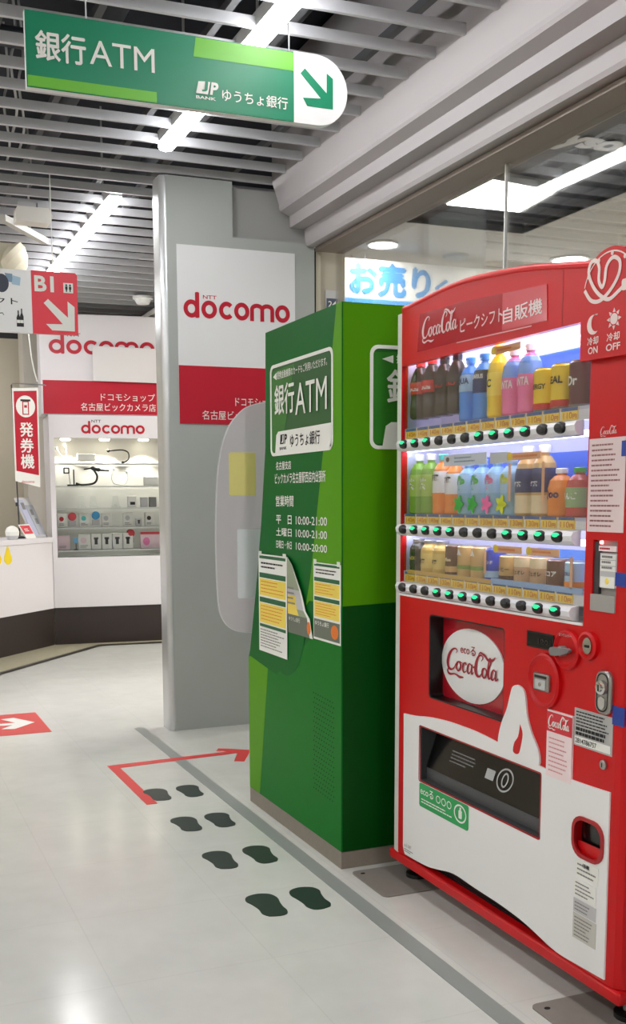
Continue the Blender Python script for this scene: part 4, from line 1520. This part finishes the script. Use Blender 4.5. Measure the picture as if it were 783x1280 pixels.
mb.build('pickup_trim', pkb)
# green eco label
mb = MB()
mb.poly(FV, rrect(.191, .462, .283, .355, .008), .004, .0055, mat('label_green', (28, 158, 84), .4))
mb.text(FV, 'ecoる', .200, .275, .322, .346, .0065, PAPER, .01)
for i in range(3):
    mb.stroke(FV, ellipse(.303 + i * .03, .331, .011, .010, 14), .003, .0065, PAPER, True)
mb.lines(FV, .205, .38, .295, .312, 2, .0065, PAPER, .4)
mb.stroke(FV, ellipse(.422, .322, .030, .024, 24), .005, .0065, PAPER, True)
mb.poly(FV, rrect(.414, .430, .308, .332, .004), .0055, .0068, PAPER)
mb.poly(FV, rect(.419, .425, .332, .34), .0055, .0068, PAPER)
mb.build('eco_label', lwp)
# --- payment area
mb = MB()
mb.poly(FV, rect(.711, .817, .834, .873), 0, .003, BLACK)
mb.poly(FV, rect(.716, .812, .838, .869), .003, .004, mat('display_black', (14, 12, 14), .12))
mb.text(FV, '120', .76, .80, .846, .858, .005, mat('display_dim', (50, 40, 46), .4), .0)
mb.build('price_display', vm)
mb = MB()
mb.lathe(FV.p(.872, .845, 0), [(.048, 0, RED), (.047, .008, RED), (.041, .012, RED), (.034, .006, RED)], 30, dirs=(FV.u, FV.v, FV.n))
lvp = mb.build('lever_plate', vm)
mb = MB()
mb.text(FV, 'おつりレバー', .85, .896, .876, .884, .0122, PALE, .01)
mb.build('lever_lettering', lvp)
mb = MB()
mb.lathe(FV.p(.866, .842, .006), [(.012, 0, GREY), (.012, .014, GREY), (.007, .018, GREY)], 16, dirs=(FV.u, FV.v, FV.n))
mb.poly(Fr(FV.p(.866, .842, 0), V((0, -.98, .14)), V((0, .14, .98))), smooth([(-.03, -.009), (-.034, .0), (-.028, .010), (.0, .008), (.034, .005), (.036, -.003), (.0, -.010), (-.03, -.009)], 4)[:-1], .016, .026, mat('lever_grey', (120, 118, 118), .35))
mb.build('return_lever', lvp, .002)
mb = MB()
mb.lathe(FV.p(.946, .864, 0), [(.034, 0, RED), (.033, .008, RED), (.026, .011, RED), (.020, .004, RED)], 26, dirs=(FV.u, FV.v, FV.n))
cns = mb.build('coin_surround', vm)
mb = MB()
mb.poly(FV, ellipse(.947, .864, .015, .019, 22), .0, .008, CHROME)
mb.poly(FV, rrect(.939, .955, .860, .866, .002), .008, .009, BLACK)
mb.build('coin_slot', cns)
mb = MB()
mb.lathe(FV.p(.788, .758, 0), [(.064, 0, RED), (.063, .008, RED), (.057, .012, RED), (.05, .006, RED)], 34, dirs=(FV.u, FV.v * 1.08, FV.n))
nts = mb.build('note_surround', vm)
mb = MB()
mb.rbox(FV, .755, .816, .733, .776, .0, .014, .004, STEEL, .003)
mb.box(FV, .762, .809, .765, .771, .014, .0146, BLACK)
mb.poly(FV, rrect(.765, .806, .738, .761, .003), .014, .0152, LGREY)
mb.poly(FV, ellipse(.785, .75, .006, .005, 12), .0152, .016, CHROME)
mb.build('note_slot', nts)
mb = MB()
mb.rbox(FV, .981, 1.034, .717, .816, .0, .010, .022, STEEL, .004)
mb.poly(FV, rrect(.988, 1.027, .723, .811, .018), .010, .0106, BLACK, holes=[rrect(.991, 1.024, .726, .808, .016)])
lkp = mb.build('lock_plate', vm)
mb = MB()
mb.lathe(FV.p(1.009, .779, .010), [(.017, 0, STEEL), (.016, .008, CHROME), (.010, .009, CHROME), (.009, .013, CHROME)], 20, dirs=(FV.u, FV.v, FV.n))
mb.poly(FV, rect(1.0075, 1.0105, .772, .786), .023, .0236, BLACK)
mb.poly(FV, rrect(.998, 1.02, .730, .758, .01), .0106, .014, CHROME)
mb.build('lock', lkp)
mb = MB()
mb.lathe(FV.p(1.010, .602, 0), [(.011, 0, STEEL), (.011, .005, STEEL), (.007, .007, CHROME)], 18, dirs=(FV.u, FV.v, FV.n))
mb.poly(FV, rect(1.0085, 1.0115, .597, .607), .007, .0076, BLACK)
mb.build('keyhole', vm)
# stickers on the right column
CST = mat('sticker_red', (206, 40, 56), .4)
PKP = mat('sticker_pink_paper', (240, 220, 222), .6)
mb = MB()
mb.poly(FV, rect(.805, .901, .529, .692), .0, .0056, PKP)
mb.poly(FV, rect(.805, .901, .640, .688), .0056, .0062, CST)
coke_script(mb, FV, .810, .896, .644, .684, .0068, PAPER)
mb.lines(FV, .815, .89, .54, .63, 8, .0064, mat('ink_pink', (214, 150, 156), .6), .3)
mb.build('brand_sticker', vm)
mb = MB()
mb.poly(FV, rect(.903, 1.036, .626, .714), .0, .0016, mat('sticker_silver', (176, 176, 174), .4))
mb.lines(FV, .91, 1.03, .672, .71, 5, .0024, INK, .4)
mb.lines(FV, .91, 1.02, .650, .672, 2, .0024, INK, .7)
mb.poly(FV, rect(.907, 1.03, .630, .648), .0016, .0024, PAPER)
mb.text(FV, '2814786757', .910, .985, .633, .645, .0032, INK, .01)
mb.build('serial_sticker', vm)
mb = MB()
mb.poly(FV, rect(.927, 1.047, 1.122, 1.327), .0, .0016, mat('sticker_pale', (226, 206, 206), .6))
mb.lines(FV, .937, 1.037, 1.130, 1.318, 17, .0024, mat('ink_brown', (150, 104, 106), .6), .34)
coke_script(mb, FV, .962, 1.02, 1.329, 1.353, .0016, PALE)
mb.build('terms_sticker', vm)
mb = MB()
mb.poly(FV, rect(1.036, 1.075, 1.285, 1.318), .0022, .0034, mat('sticker_blue', (28, 60, 150), .4))
mb.build('blue_sticker', vm)
for r_ in (rect(1.034, 1.072, .700, .742), rect(1.028, 1.078, 1.006, 1.036)):
    mb = MB()
    mb.poly(FV, r_, .0, .002, MATS['sticker_blue'])
    mb.build('blue_sticker', vm)
# coin return
mb = MB()
mb.poly(FV, rrect(.912, 1.024, .365, .465, .036), .0, .008, DRED, holes=[rrect(.921, 1.015, .374, .456, .03)])
rtr = mb.build('return_rim', vm)
mb = MB()
mb.poly(FV, rrect(.915, 1.021, .368, .462, .035), -.06, -.052, mat('return_back', (70, 44, 46), .4))
mb.poly(Fr(FV.p(0, .374, -.05), FV.u, FV.n * .9 + FV.v * .45), rect(.918, 1.018, 0, .05), -.004, 0, RED)
mb.box(FV, .921, 1.015, .372, .398, -.012, -.004, RED)
mb.poly(FV, rrect(.921, 1.015, .398, .456, .02), -.02, -.016, SMOKE)
mb.build('coin_return', rtr)
# papers under the coin return
for nm, (a0, a1, z0, z1), c_, rows in (('small_sticker', (.929, 1.008, .316, .358), PAPER, 3), ('small_sticker', (.924, 1.003, .266, .311), PAPER, 4), ('small_sticker', (.924, 1.004, .229, .262), LGREY, 3), ('small_sticker', (.924, 1.006, .165, .226), mat('sticker_grey', (196, 194, 186), .5), 6)):
    mb = MB()
    mb.poly(FV, rect(a0, a1, z0, z1), .004, .0056, c_)
    mb.lines(FV, a0 + .006, a1 - .006, z0 + .004, z1 - .004, rows, .0064, INKG, .35)
    if rows == 3 and c_ is PAPER:
        mb.text(FV, '注意', a0 + .026, a0 + .05, z1 - .013, z1 - .003, .007, INK, .02)
    mb.build(nm, vm)
# note / card reader
mb = MB()
mb.box(FV, .949, 1.030, .946, 1.104, -.03, -.012, mat('reader_grey', (150, 146, 142), .4))
mb.box(FV, .949, .966, .98, 1.10, -.012, -.004, DGREY)
rdb = mb.build('reader_body', vm)
mb = MB()
mb.poly(FV, rect(.949, 1.030, .946, .983), -.012, .004, mat('reader_flap', (158, 156, 152), .4))
mb.build('reader_flap', rdb, .002)
mb = MB()
mb.poly(FV, rect(.970, 1.026, 1.0, 1.076), -.012, -.003, LGREY)
for i in range(3):
    mb.poly(FV, rect(.973, 1.022, 1.062 - i * .013, 1.073 - i * .013), -.003, -.002, PAPER)
mb.lines(FV, .978, 1.016, 1.038, 1.074, 3, -.001, INKG, .4)
mb.poly(FV, rect(.974, 1.020, .999, 1.024), -.003, -.002, PAPER)
mb.poly(FV, ellipse(.997, 1.014, .006, .007, 14), -.002, -.001, PYELLOW)
mb.poly(FV, rect(.970, 1.028, 1.080, 1.092), -.004, .0015, PKP)
mb.lines(FV, .974, 1.024, 1.083, 1.089, 1, .0022, SIGNRED, .6)
mb.build('reader_panel', rdb)
mb = MB()
mb.lathe(FV.p(.975, 1.099, -.004), [(.005, 0, mat('lamp_red', (255, 120, 120), emit=4)), (.004, .005, MATS['lamp_red']), (.001, .006, MATS['lamp_red'])], 10, dirs=(FV.u, FV.v, FV.n))
mb.build('reader_lamp', rdb)
# --- round heart sign
FH = Fr((1.512, 2.87, 0), (0, -1, 0), (0, 0, 1))
circ = ellipse(1.004, 1.630, .093, .093, 30, -12, 192)
mb = MB()
mb.poly(FH, circ + [(.911, 1.60), (.913, 1.497), (1.094, 1.493), (1.096, 1.60)], -.020, 0, RED)
htp = mb.build('heart_plate', vm, .003)
mb = MB()
HW = mat('heart_white', (232, 212, 208), .4)
hp = smooth([(.924, .647), (.947, .622), (.977, .617), (1.010, .634), (1.034, .661), (1.036, .687), (1.015, .699), (.995, .685), (.990, .656), (.982, .644), (.971, .660), (.971, .687), (.960, .703), (.943, .701), (.937, .680), (.954, .649), (.981, .625), (1.007, .615), (1.035, .626), (1.050, .634)], 5)
mb.stroke(FH, [(a, b + 1) for a, b in hp], .0085, .0015, HW)
mb.poly(FH, rrect(1.045, 1.068, 1.625, 1.648, .005), .0005, .0022, HW)
mb.stroke(FH, [(1.066, 1.641), (1.08, 1.643)], .004, .0018, HW)
mb.stroke(FH, [(1.066, 1.631), (1.08, 1.632)], .004, .0018, HW)
arc = ellipse(1.004, 1.630, .083, .083, 24, 165, 45)
mb.stroke(FH, arc, .003, .0015, HW)
for i in (4, 10, 16, 22):
    x, z = arc[i]
    mb.poly(FH, ellipse(x, z - .004, .004, .005, 10), .0005, .0018, HW)
mb.build('heart_cord', htp)
mb = MB()
# moon, sun
mo = ellipse(.957, 1.570, .021, .021, 24, 60, 300)
mi = ellipse(.966, 1.573, .017, .0185, 20, 285, 75)
mb.poly(FH, mo + mi, .0005, .0015, HW)
mb.poly(FH, ellipse(1.023, 1.572, .0115, .0115, 20), .0005, .0015, HW)
for i in range(8):
    t_ = math.radians(45 * i)
    c_, s_ = math.cos(t_), math.sin(t_)
    mb.poly(FH, [(1.023 + .014 * c_ - .004 * s_, 1.572 + .014 * s_ + .004 * c_), (1.023 + .014 * c_ + .004 * s_, 1.572 + .014 * s_ - .004 * c_), (1.023 + .0225 * c_, 1.572 + .0225 * s_)], .0005, .0015, HW)
mb.text(FH, '冷却', .939, .975, 1.527, 1.544, .0018, HW, .02)
mb.text(FH, 'ON', .942, .974, 1.508, 1.523, .0018, HW, .02)
mb.text(FH, '冷却', 1.003, 1.043, 1.527, 1.544, .0018, HW, .02)
mb.text(FH, 'OFF', 1.001, 1.046, 1.507, 1.522, .0018, HW, .02)
mb.build('heart_print', htp)
# feet
for a, c in ((.05, -.07), (1.04, -.07), (.05, -.6), (1.04, -.6)):
    mb = MB()
    p = FV.p(a, 0.004, c)
    mb.lathe(p, [(.035, 0, BLACK), (.035, .012, BLACK), (.014, .018, STEEL), (.014, .058, STEEL)], 16)
    mb.build('foot', vm)
# floor plates under the feet
for y0, y1, lab in ((2.70, 2.935, 'thin grey rounded floor plate under the left foot of the red machine'), (1.70, 1.965, 'thin grey rounded floor plate under the near right foot of the red machine')):
    m = MB()
    m.poly(WL, rrect(1.425, 1.70, y0, y1, .02, 5), .0002, .004, mat('plate_grey', (134, 128, 122), .5, noise=.1))
    m.poly(WL, ellipse(1.455, y1 - .03, .008, .006, 10), .004, .0046, DARKREC)
    tag(m.build('floor_plate'), lab, 'floor plate', 'floor plates under the vending machine')

# ================================================================== DRINKS
XC = -.040     # depth of the drinks behind the door front


def bottle(pos, h, r, body, label, cap, bands, lab, group, word=None, wcol=PAPER, wz=.5, neck=.36, shape='pet', wh=.11):
    """bands: list of (z0, z1, material) as shares of the height, drawn as wrapped labels"""
    t = thing('drink_bottle', tuple(pos), lab, 'bottle', group)
    x = V(pos)
    if shape == 'pet':
        pf = [(r * .80, 0), (r * .97, h * .03), (r, h * .07), (r * .97, h * .18), (r * .99, h * .3), (r, h * .5), (r * .99, h * (1 - neck) - .006), (r * .86, h * (1 - neck * .7)), (r * .50, h * (1 - neck * .42)), (r * .36, h * .84), (r * .36, h * .90)]
    elif shape == 'wasp':
        pf = [(r * .80, 0), (r * .97, h * .03), (r, h * .07), (r * .98, h * .22), (r * .90, h * .34), (r * .92, h * .42), (r, h * .54), (r * .98, h * (1 - neck)), (r * .80, h * (1 - neck * .66)), (r * .5, h * (1 - neck * .36)), (r * .42, h * .865), (r * .42, h * .90)]
    else:   # small bottle can
        pf = [(r * .85, 0), (r, h * .03), (r, h * .25), (r, h * .5), (r, h * .70), (r * .88, h * .78), (r * .68, h * .84), (r * .62, h * .88), (r * .62, h * .90)]
    m = MB()
    m.lathe(x, [(a, b, body) for a, b in pf], 18)
    m.build('bottle_body', t)

    def rad(z):
        for (r0_, z0_), (r1_, z1_) in zip(pf, pf[1:]):
            if z0_ <= z <= z1_:
                return r0_ + (r1_ - r0_) * (z - z0_) / max(z1_ - z0_, 1e-6)
        return pf[-1][0]
    if bands:
        m = MB()
        for z0, z1, mt in bands:
            zs = [z0 * h + (z1 - z0) * h * k / 5 for k in range(6)]
            m.lathe(x, [(rad(z) + .0008, z, mt) for z in zs], 18)
        if word:
            R_ = rad(wz * h) + .0016
            vs, fs, (x0, x1, y0, y1) = text_geo(word, .03)
            hh = wh * h
            sc = hh / (y1 - y0)
            tw = (x1 - x0) * sc
            lim = R_ * 1.7
            sx = sc * min(1, lim / tw)
            out = []
            for px, py in vs:
                th = ((px - (x0 + x1) / 2) * sx) / R_
                out.append(x + V((-math.cos(th) * R_, -math.sin(th) * R_, wz * h + (py - y0) * sc)))
            m.add(out, fs, wcol)
        m.build('bottle_label', t)
    m = MB()
    cr = r * (.46 if shape != 'can' else .66)
    m.lathe(x, [(cr, h * .895, cap), (cr, h * .985, cap), (cr * .85, h, cap)], 16)
    m.build('bottle_cap', t)
    return t


def can(pos, h, r, body, lab, group, bands=(), word=None, wcol=PAPER, wz=.5, wh=.12):
    t = thing('drink_can', tuple(pos), lab, 'can', group)
    x = V(pos)
    m = MB()
    m.lathe(x, [(r * .82, 0, STEEL), (r * .9, h * .01, STEEL), (r, h * .05, body), (r, h * .30, body), (r, h * .92, body), (r * .86, h * .965, STEEL), (r * .86, h * .985, STEEL), (r * .78, h * .975, STEEL), (r * .3, h * .972, STEEL)], 20)
    m.build('can_body', t)
    if bands or word:
        m = MB()
        for z0, z1, mt in bands:
            m.lathe(x, [(r + .0007, z0 * h, mt), (r + .0007, z1 * h, mt)], 20)
        if word:
            R_ = r + .0015
            vs, fs, (x0, x1, y0, y1) = text_geo(word, .03)
            sc = wh * h / (y1 - y0)
            sx = sc * min(1, R_ * 1.7 / ((x1 - x0) * sc))
            m.add([x + V((-math.cos((px - (x0 + x1) / 2) * sx / R_) * R_, -math.sin((px - (x0 + x1) / 2) * sx / R_) * R_, wz * h + (py - y0) * sc)) for px, py in vs], fs, wcol)
        m.build('can_print', t)
    return t


def D(row, i, step=0.0):
    a = .094 + i * .0682
    return FV.p(a, ROWS[row][1] + step, XC)


c_ = lambda n, rgb, r=.25: mat('drink_' + n, rgb, r)
COLA = c_('cola', (38, 18, 14)); CRED2 = c_('red', (205, 30, 36)); CBLK = c_('black', (20, 20, 22)); DBLUE = c_('blue', (70, 140, 225)); DNAVY = c_('navy', (26, 44, 104))
DPALE = c_('pale_blue', (170, 206, 238)); DYEL = c_('yellow', (242, 206, 40)); DPINK = c_('pink', (240, 120, 170)); DPURP = c_('purple', (88, 60, 150)); DCLR = c_('clear_blue', (120, 160, 225))
DMAR = c_('maroon', (92, 22, 44)); DGRN = c_('green_tea', (120, 170, 50)); DGRN2 = c_('leaf_green', (70, 178, 74)); DORG = c_('orange', (240, 140, 50)); DWHT = c_('white', (238, 238, 240))
DTEAL = c_('teal', (60, 180, 170)); DWTR = c_('water', (150, 196, 220)); DTAN = c_('tan', (206, 168, 108)); DBRN = c_('brown', (92, 58, 40)); DGOLD = c_('gold', (204, 170, 84), .3); DCREAM = c_('cream', (236, 216, 176))
DOLIVE = c_('olive', (150, 140, 60))
TOPG, MIDG, BOTG = 'drinks on the top row of the vending machine', 'drinks on the middle row of the vending machine', 'drinks on the bottom row of the vending machine'
R0 = .0305
st = .026
for i, lab in enumerate(('red labelled cola bottle at the far left of the top row', 'red labelled cola bottle second from the left of the top row')):
    bottle(D(0, i, st), .170, R0, COLA, None, CRED2, [(.42, .62, CRED2)], lab, TOPG, 'Coca-Cola', PAPER, .47, shape='wasp', wh=.09)
for i, lab in enumerate(('black labelled cola bottle third from the left of the top row', 'black labelled cola bottle beside the first blue bottle')):
    bottle(D(0, 2 + i, st), .164, R0, COLA, None, CBLK, [(.42, .62, CBLK)], lab, TOPG, 'ZERO', CRED2, .47, shape='wasp', wh=.09)
bottle(D(0, 4), .172, R0, DBLUE, None, DBLUE, [(.46, .72, DPALE)], 'light blue sports drink bottle fifth from the left of the top row', TOPG, 'AQUA', DNAVY, .56)
bottle(D(0, 5), .174, R0, DBLUE, None, DBLUE, [(.40, .66, DNAVY), (.66, .74, CBLK)], 'deep blue sports drink bottle left of the yellow bottle', TOPG, 'AQUARIUS', PAPER, .60, wh=.08)
bottle(D(0, 6), .186, R0, DYEL, None, DYEL, [(.3, .62, c_('lemon', (250, 224, 90)))], 'yellow lemon drink bottle left of the two pink bottles', TOPG, 'C', CBLK, .42)
bottle(D(0, 7), .168, R0, DPINK, None, DWHT, [(.28, .56, DPINK), (.56, .86, DCLR)], 'pink soda bottle with a white cap, the left one of two', TOPG, 'FANTA', PAPER, .40, wh=.12)
bottle(D(0, 8), .172, R0, DPINK, None, DWHT, [(.28, .56, DPINK), (.56, .86, DCLR)], 'pink soda bottle with a white cap, the right one of two', TOPG, 'FANTA', PAPER, .40, wh=.12)
can(D(0, 9), .105, .031, DYEL, 'yellow can with a dark bottle picture right of the pink sodas', TOPG, [(.05, .18, CRED2)], 'ENERGY', CBLK, .5)
can(D(0, 10), .108, .031, DYEL, 'gold yellow can with dark letters left of the maroon can', TOPG, [(.05, .2, CRED2)], 'REAL', CBLK, .55, .16)
can(D(0, 11), .108, .031, DMAR, 'dark maroon can at the right end of the top row', TOPG, (), 'Dr', PAPER, .45, .2)
for i, lab in enumerate(('green tea bottle at the far left of the middle row', 'green tea bottle second from the left of the middle row')):
    bottle(D(1, i), .176, R0, DGRN, None, DWHT, [(.30, .66, c_('lime_label', (168, 200, 90)))], lab, MIDG, '茶', PAPER, .40, wh=.2)
for i, lab in enumerate(('white and orange labelled tea bottle next to the green teas', 'white and orange labelled tea bottle next to the water bottles')):
    bottle(D(1, 2 + i), .172 - .012 * i, R0, DORG, None, DTEAL if i == 0 else DORG, [(.2, .36, DORG), (.36, .72, DWHT)], lab, MIDG, '爽健', INK, .56, wh=.11)
for i, (col, lab) in enumerate(((DGRN2, 'clear water bottle with a green leaf, the left one of two'), (DGRN2, 'clear water bottle with a green leaf beside the pink one'), (DPINK, 'clear water bottle with a pink flower'), (c_('lemon_leaf', (206, 214, 60)), 'clear water bottle with a yellow green leaf'))):
    t = bottle(D(1, 4 + i), .150, R0, DWTR, None, DPALE, [(.40, .80, DPALE)], lab, MIDG, '✿', col, .46, wh=.26)
    m = MB()
    p_ = D(1, 4 + i)
    for k in range(5):
        t0_ = math.radians(90 + 72 * k)
        lf = Fr(p_ + V((-.0335, 0, .03)), V((0, -math.sin(t0_), math.cos(t0_))), V((0, math.cos(t0_), math.sin(t0_))))
        m.poly(lf, smooth([(0, 0), (.012, .008), (.026, 0), (.012, -.008), (0, 0)], 3)[:-1], -.001, .0, col)
    m.build('leaf_card', t)
for i, lab in enumerate(('milky tea bottle with a navy label, the left one of two', 'milky tea bottle with a navy label left of the orange drink')):
    bottle(D(1, 8 + i), .174, R0 + .001, DTAN, None, DWHT, [(.34, .68, DNAVY), (.05, .30, DCREAM)], lab, MIDG, '紅茶', PAPER, .42, wh=.08)
bottle(D(1, 10), .116, .032, DORG, None, DWHT, [(.3, .6, DORG)], 'short orange juice bottle with a white cap in the middle row', MIDG, 'Qoo', DNAVY, .36, wh=.2)
bottle(D(1, 11), .116, .032, c_('apple', (190, 50, 50)), None, DGRN2, [(.2, .6, c_('apple_label', (150, 180, 130)))], 'short red apple drink bottle with a green cap at the right end', MIDG, 'りんご', PAPER, .36, wh=.14)
bottle(D(2, 0), .098, .027, c_('dark_can', (50, 44, 36)), None, STEEL, [(.2, .6, CBLK)], 'small dark bottle can at the far left of the bottom row', BOTG, 'BLACK', DGOLD, .36, shape='can', wh=.1)
for i, lab in enumerate(('small gold bottle can second from the left of the bottom row', 'small gold bottle can left of the dark brown can')):
    bottle(D(2, 1 + i), .096, .028, DGOLD, None, STEEL, [(.15, .6, c_('gold_label', (226, 200, 120)))], lab, BOTG, '微糖', CBLK, .3, shape='can', wh=.14)
can(D(2, 3), .090, .027, DBRN, 'dark brown coffee can right of the gold bottle cans', BOTG, [(.12, .3, DTAN)], 'coffee', DCREAM, .45)
for i, lab in enumerate(('tan coffee can with a green stripe, the left one of two', 'tan coffee can with a green stripe beside the blue can')):
    can(D(2, 4 + i), .090, .029, DTAN, lab, BOTG, [(.26, .38, c_('stripe_green', (130, 160, 80)))], '▲', DWHT, .68, .2)
can(D(2, 6), .088, .028, c_('royal', (48, 70, 190)), 'blue coffee can in the middle of the bottom row', BOTG, [(.1, .3, DPALE)], 'ブレンド', PAPER, .5)
can(D(2, 7), .072, .029, DTAN, 'tan coffee can with dark letters right of the blue can', BOTG, [(.1, .25, DBRN)], 'コーヒー', INK, .40, .16)
for i, lab in enumerate(('cream cafe au lait can, the left one of two', 'cream cafe au lait can next to the brown cocoa can')):
    can(D(2, 8 + i), .074, .030, c_('latte', (206, 168, 132)), lab, BOTG, [(.6, .9, DCREAM)], 'カフェオレ', INK, .34, .16)
can(D(2, 10), .072, .030, c_('cocoa', (104, 62, 50)), 'brown cocoa can near the right end of the bottom row', BOTG, (), 'ココア', PAPER, .40, .18)
can(D(2, 11), .070, .029, DPALE, 'pale blue can at the right end of the bottom row', BOTG, [(.1, .3, DORG)], 'COLD', DNAVY, .5)
# campaign cards fixed inside the window
mb = MB()
PEACH = mat('card_peach', (232, 176, 130), .6)
for a0, a1, z in ((.520, .640, 1.572), (.600, .735, 1.302), (.545, .665, 1.068), (.690, .815, 1.068)):
    mb.poly(FV, rect(a0, a1, z - .010, z + .008), -.0095, -.0085, PEACH)
    mb.poly(FV, ellipse(a0 + .004, z, .011, .011, 16), -.0085, -.0079, DYEL)
    mb.lines(FV, a0 + .02, a1 - .008, z - .006, z + .004, 1, -.0078, PORANGE, .5)
for a, z0, z1 in ((.605, 1.19, 1.285), (.745, 1.19, 1.285), (.50, 1.0, 1.06), (.862, .985, 1.062)):
    mb.poly(FV, rrect(a - .005, a + .005, z0, z1, .004, 3), -.0095, -.0085, PEACH)
mb.poly(FV, rect(.285, .50, 1.287, 1.318), -.0095, -.0085, mat('card_white_blue', (214, 224, 236), .6))
mb.poly(FV, ellipse(.305, 1.305, .009, .007, 12), -.0085, -.0079, DBRN)
mb.lines(FV, .34, .48, 1.293, 1.313, 2, -.0078, mat('ink_blue_grey', (120, 150, 176), .6), .4)
mb.poly(FV, rect(.515, .60, 1.287, 1.315), -.0095, -.0085, mat('card_pale_grey', (206, 212, 216), .6))
mb.build('campaign_card', vm)
mb = MB()
mb.poly(FV, rect(.53, .905, .976, .990), -.0095, -.0085, mat('sky_strip', (150, 184, 226), .6))
mb.poly(FV, rect(.08, .53, .974, .986), -.0095, -.0085, mat('gold_strip', (206, 168, 90), .6))
mb.build('shelf_strip', vm)
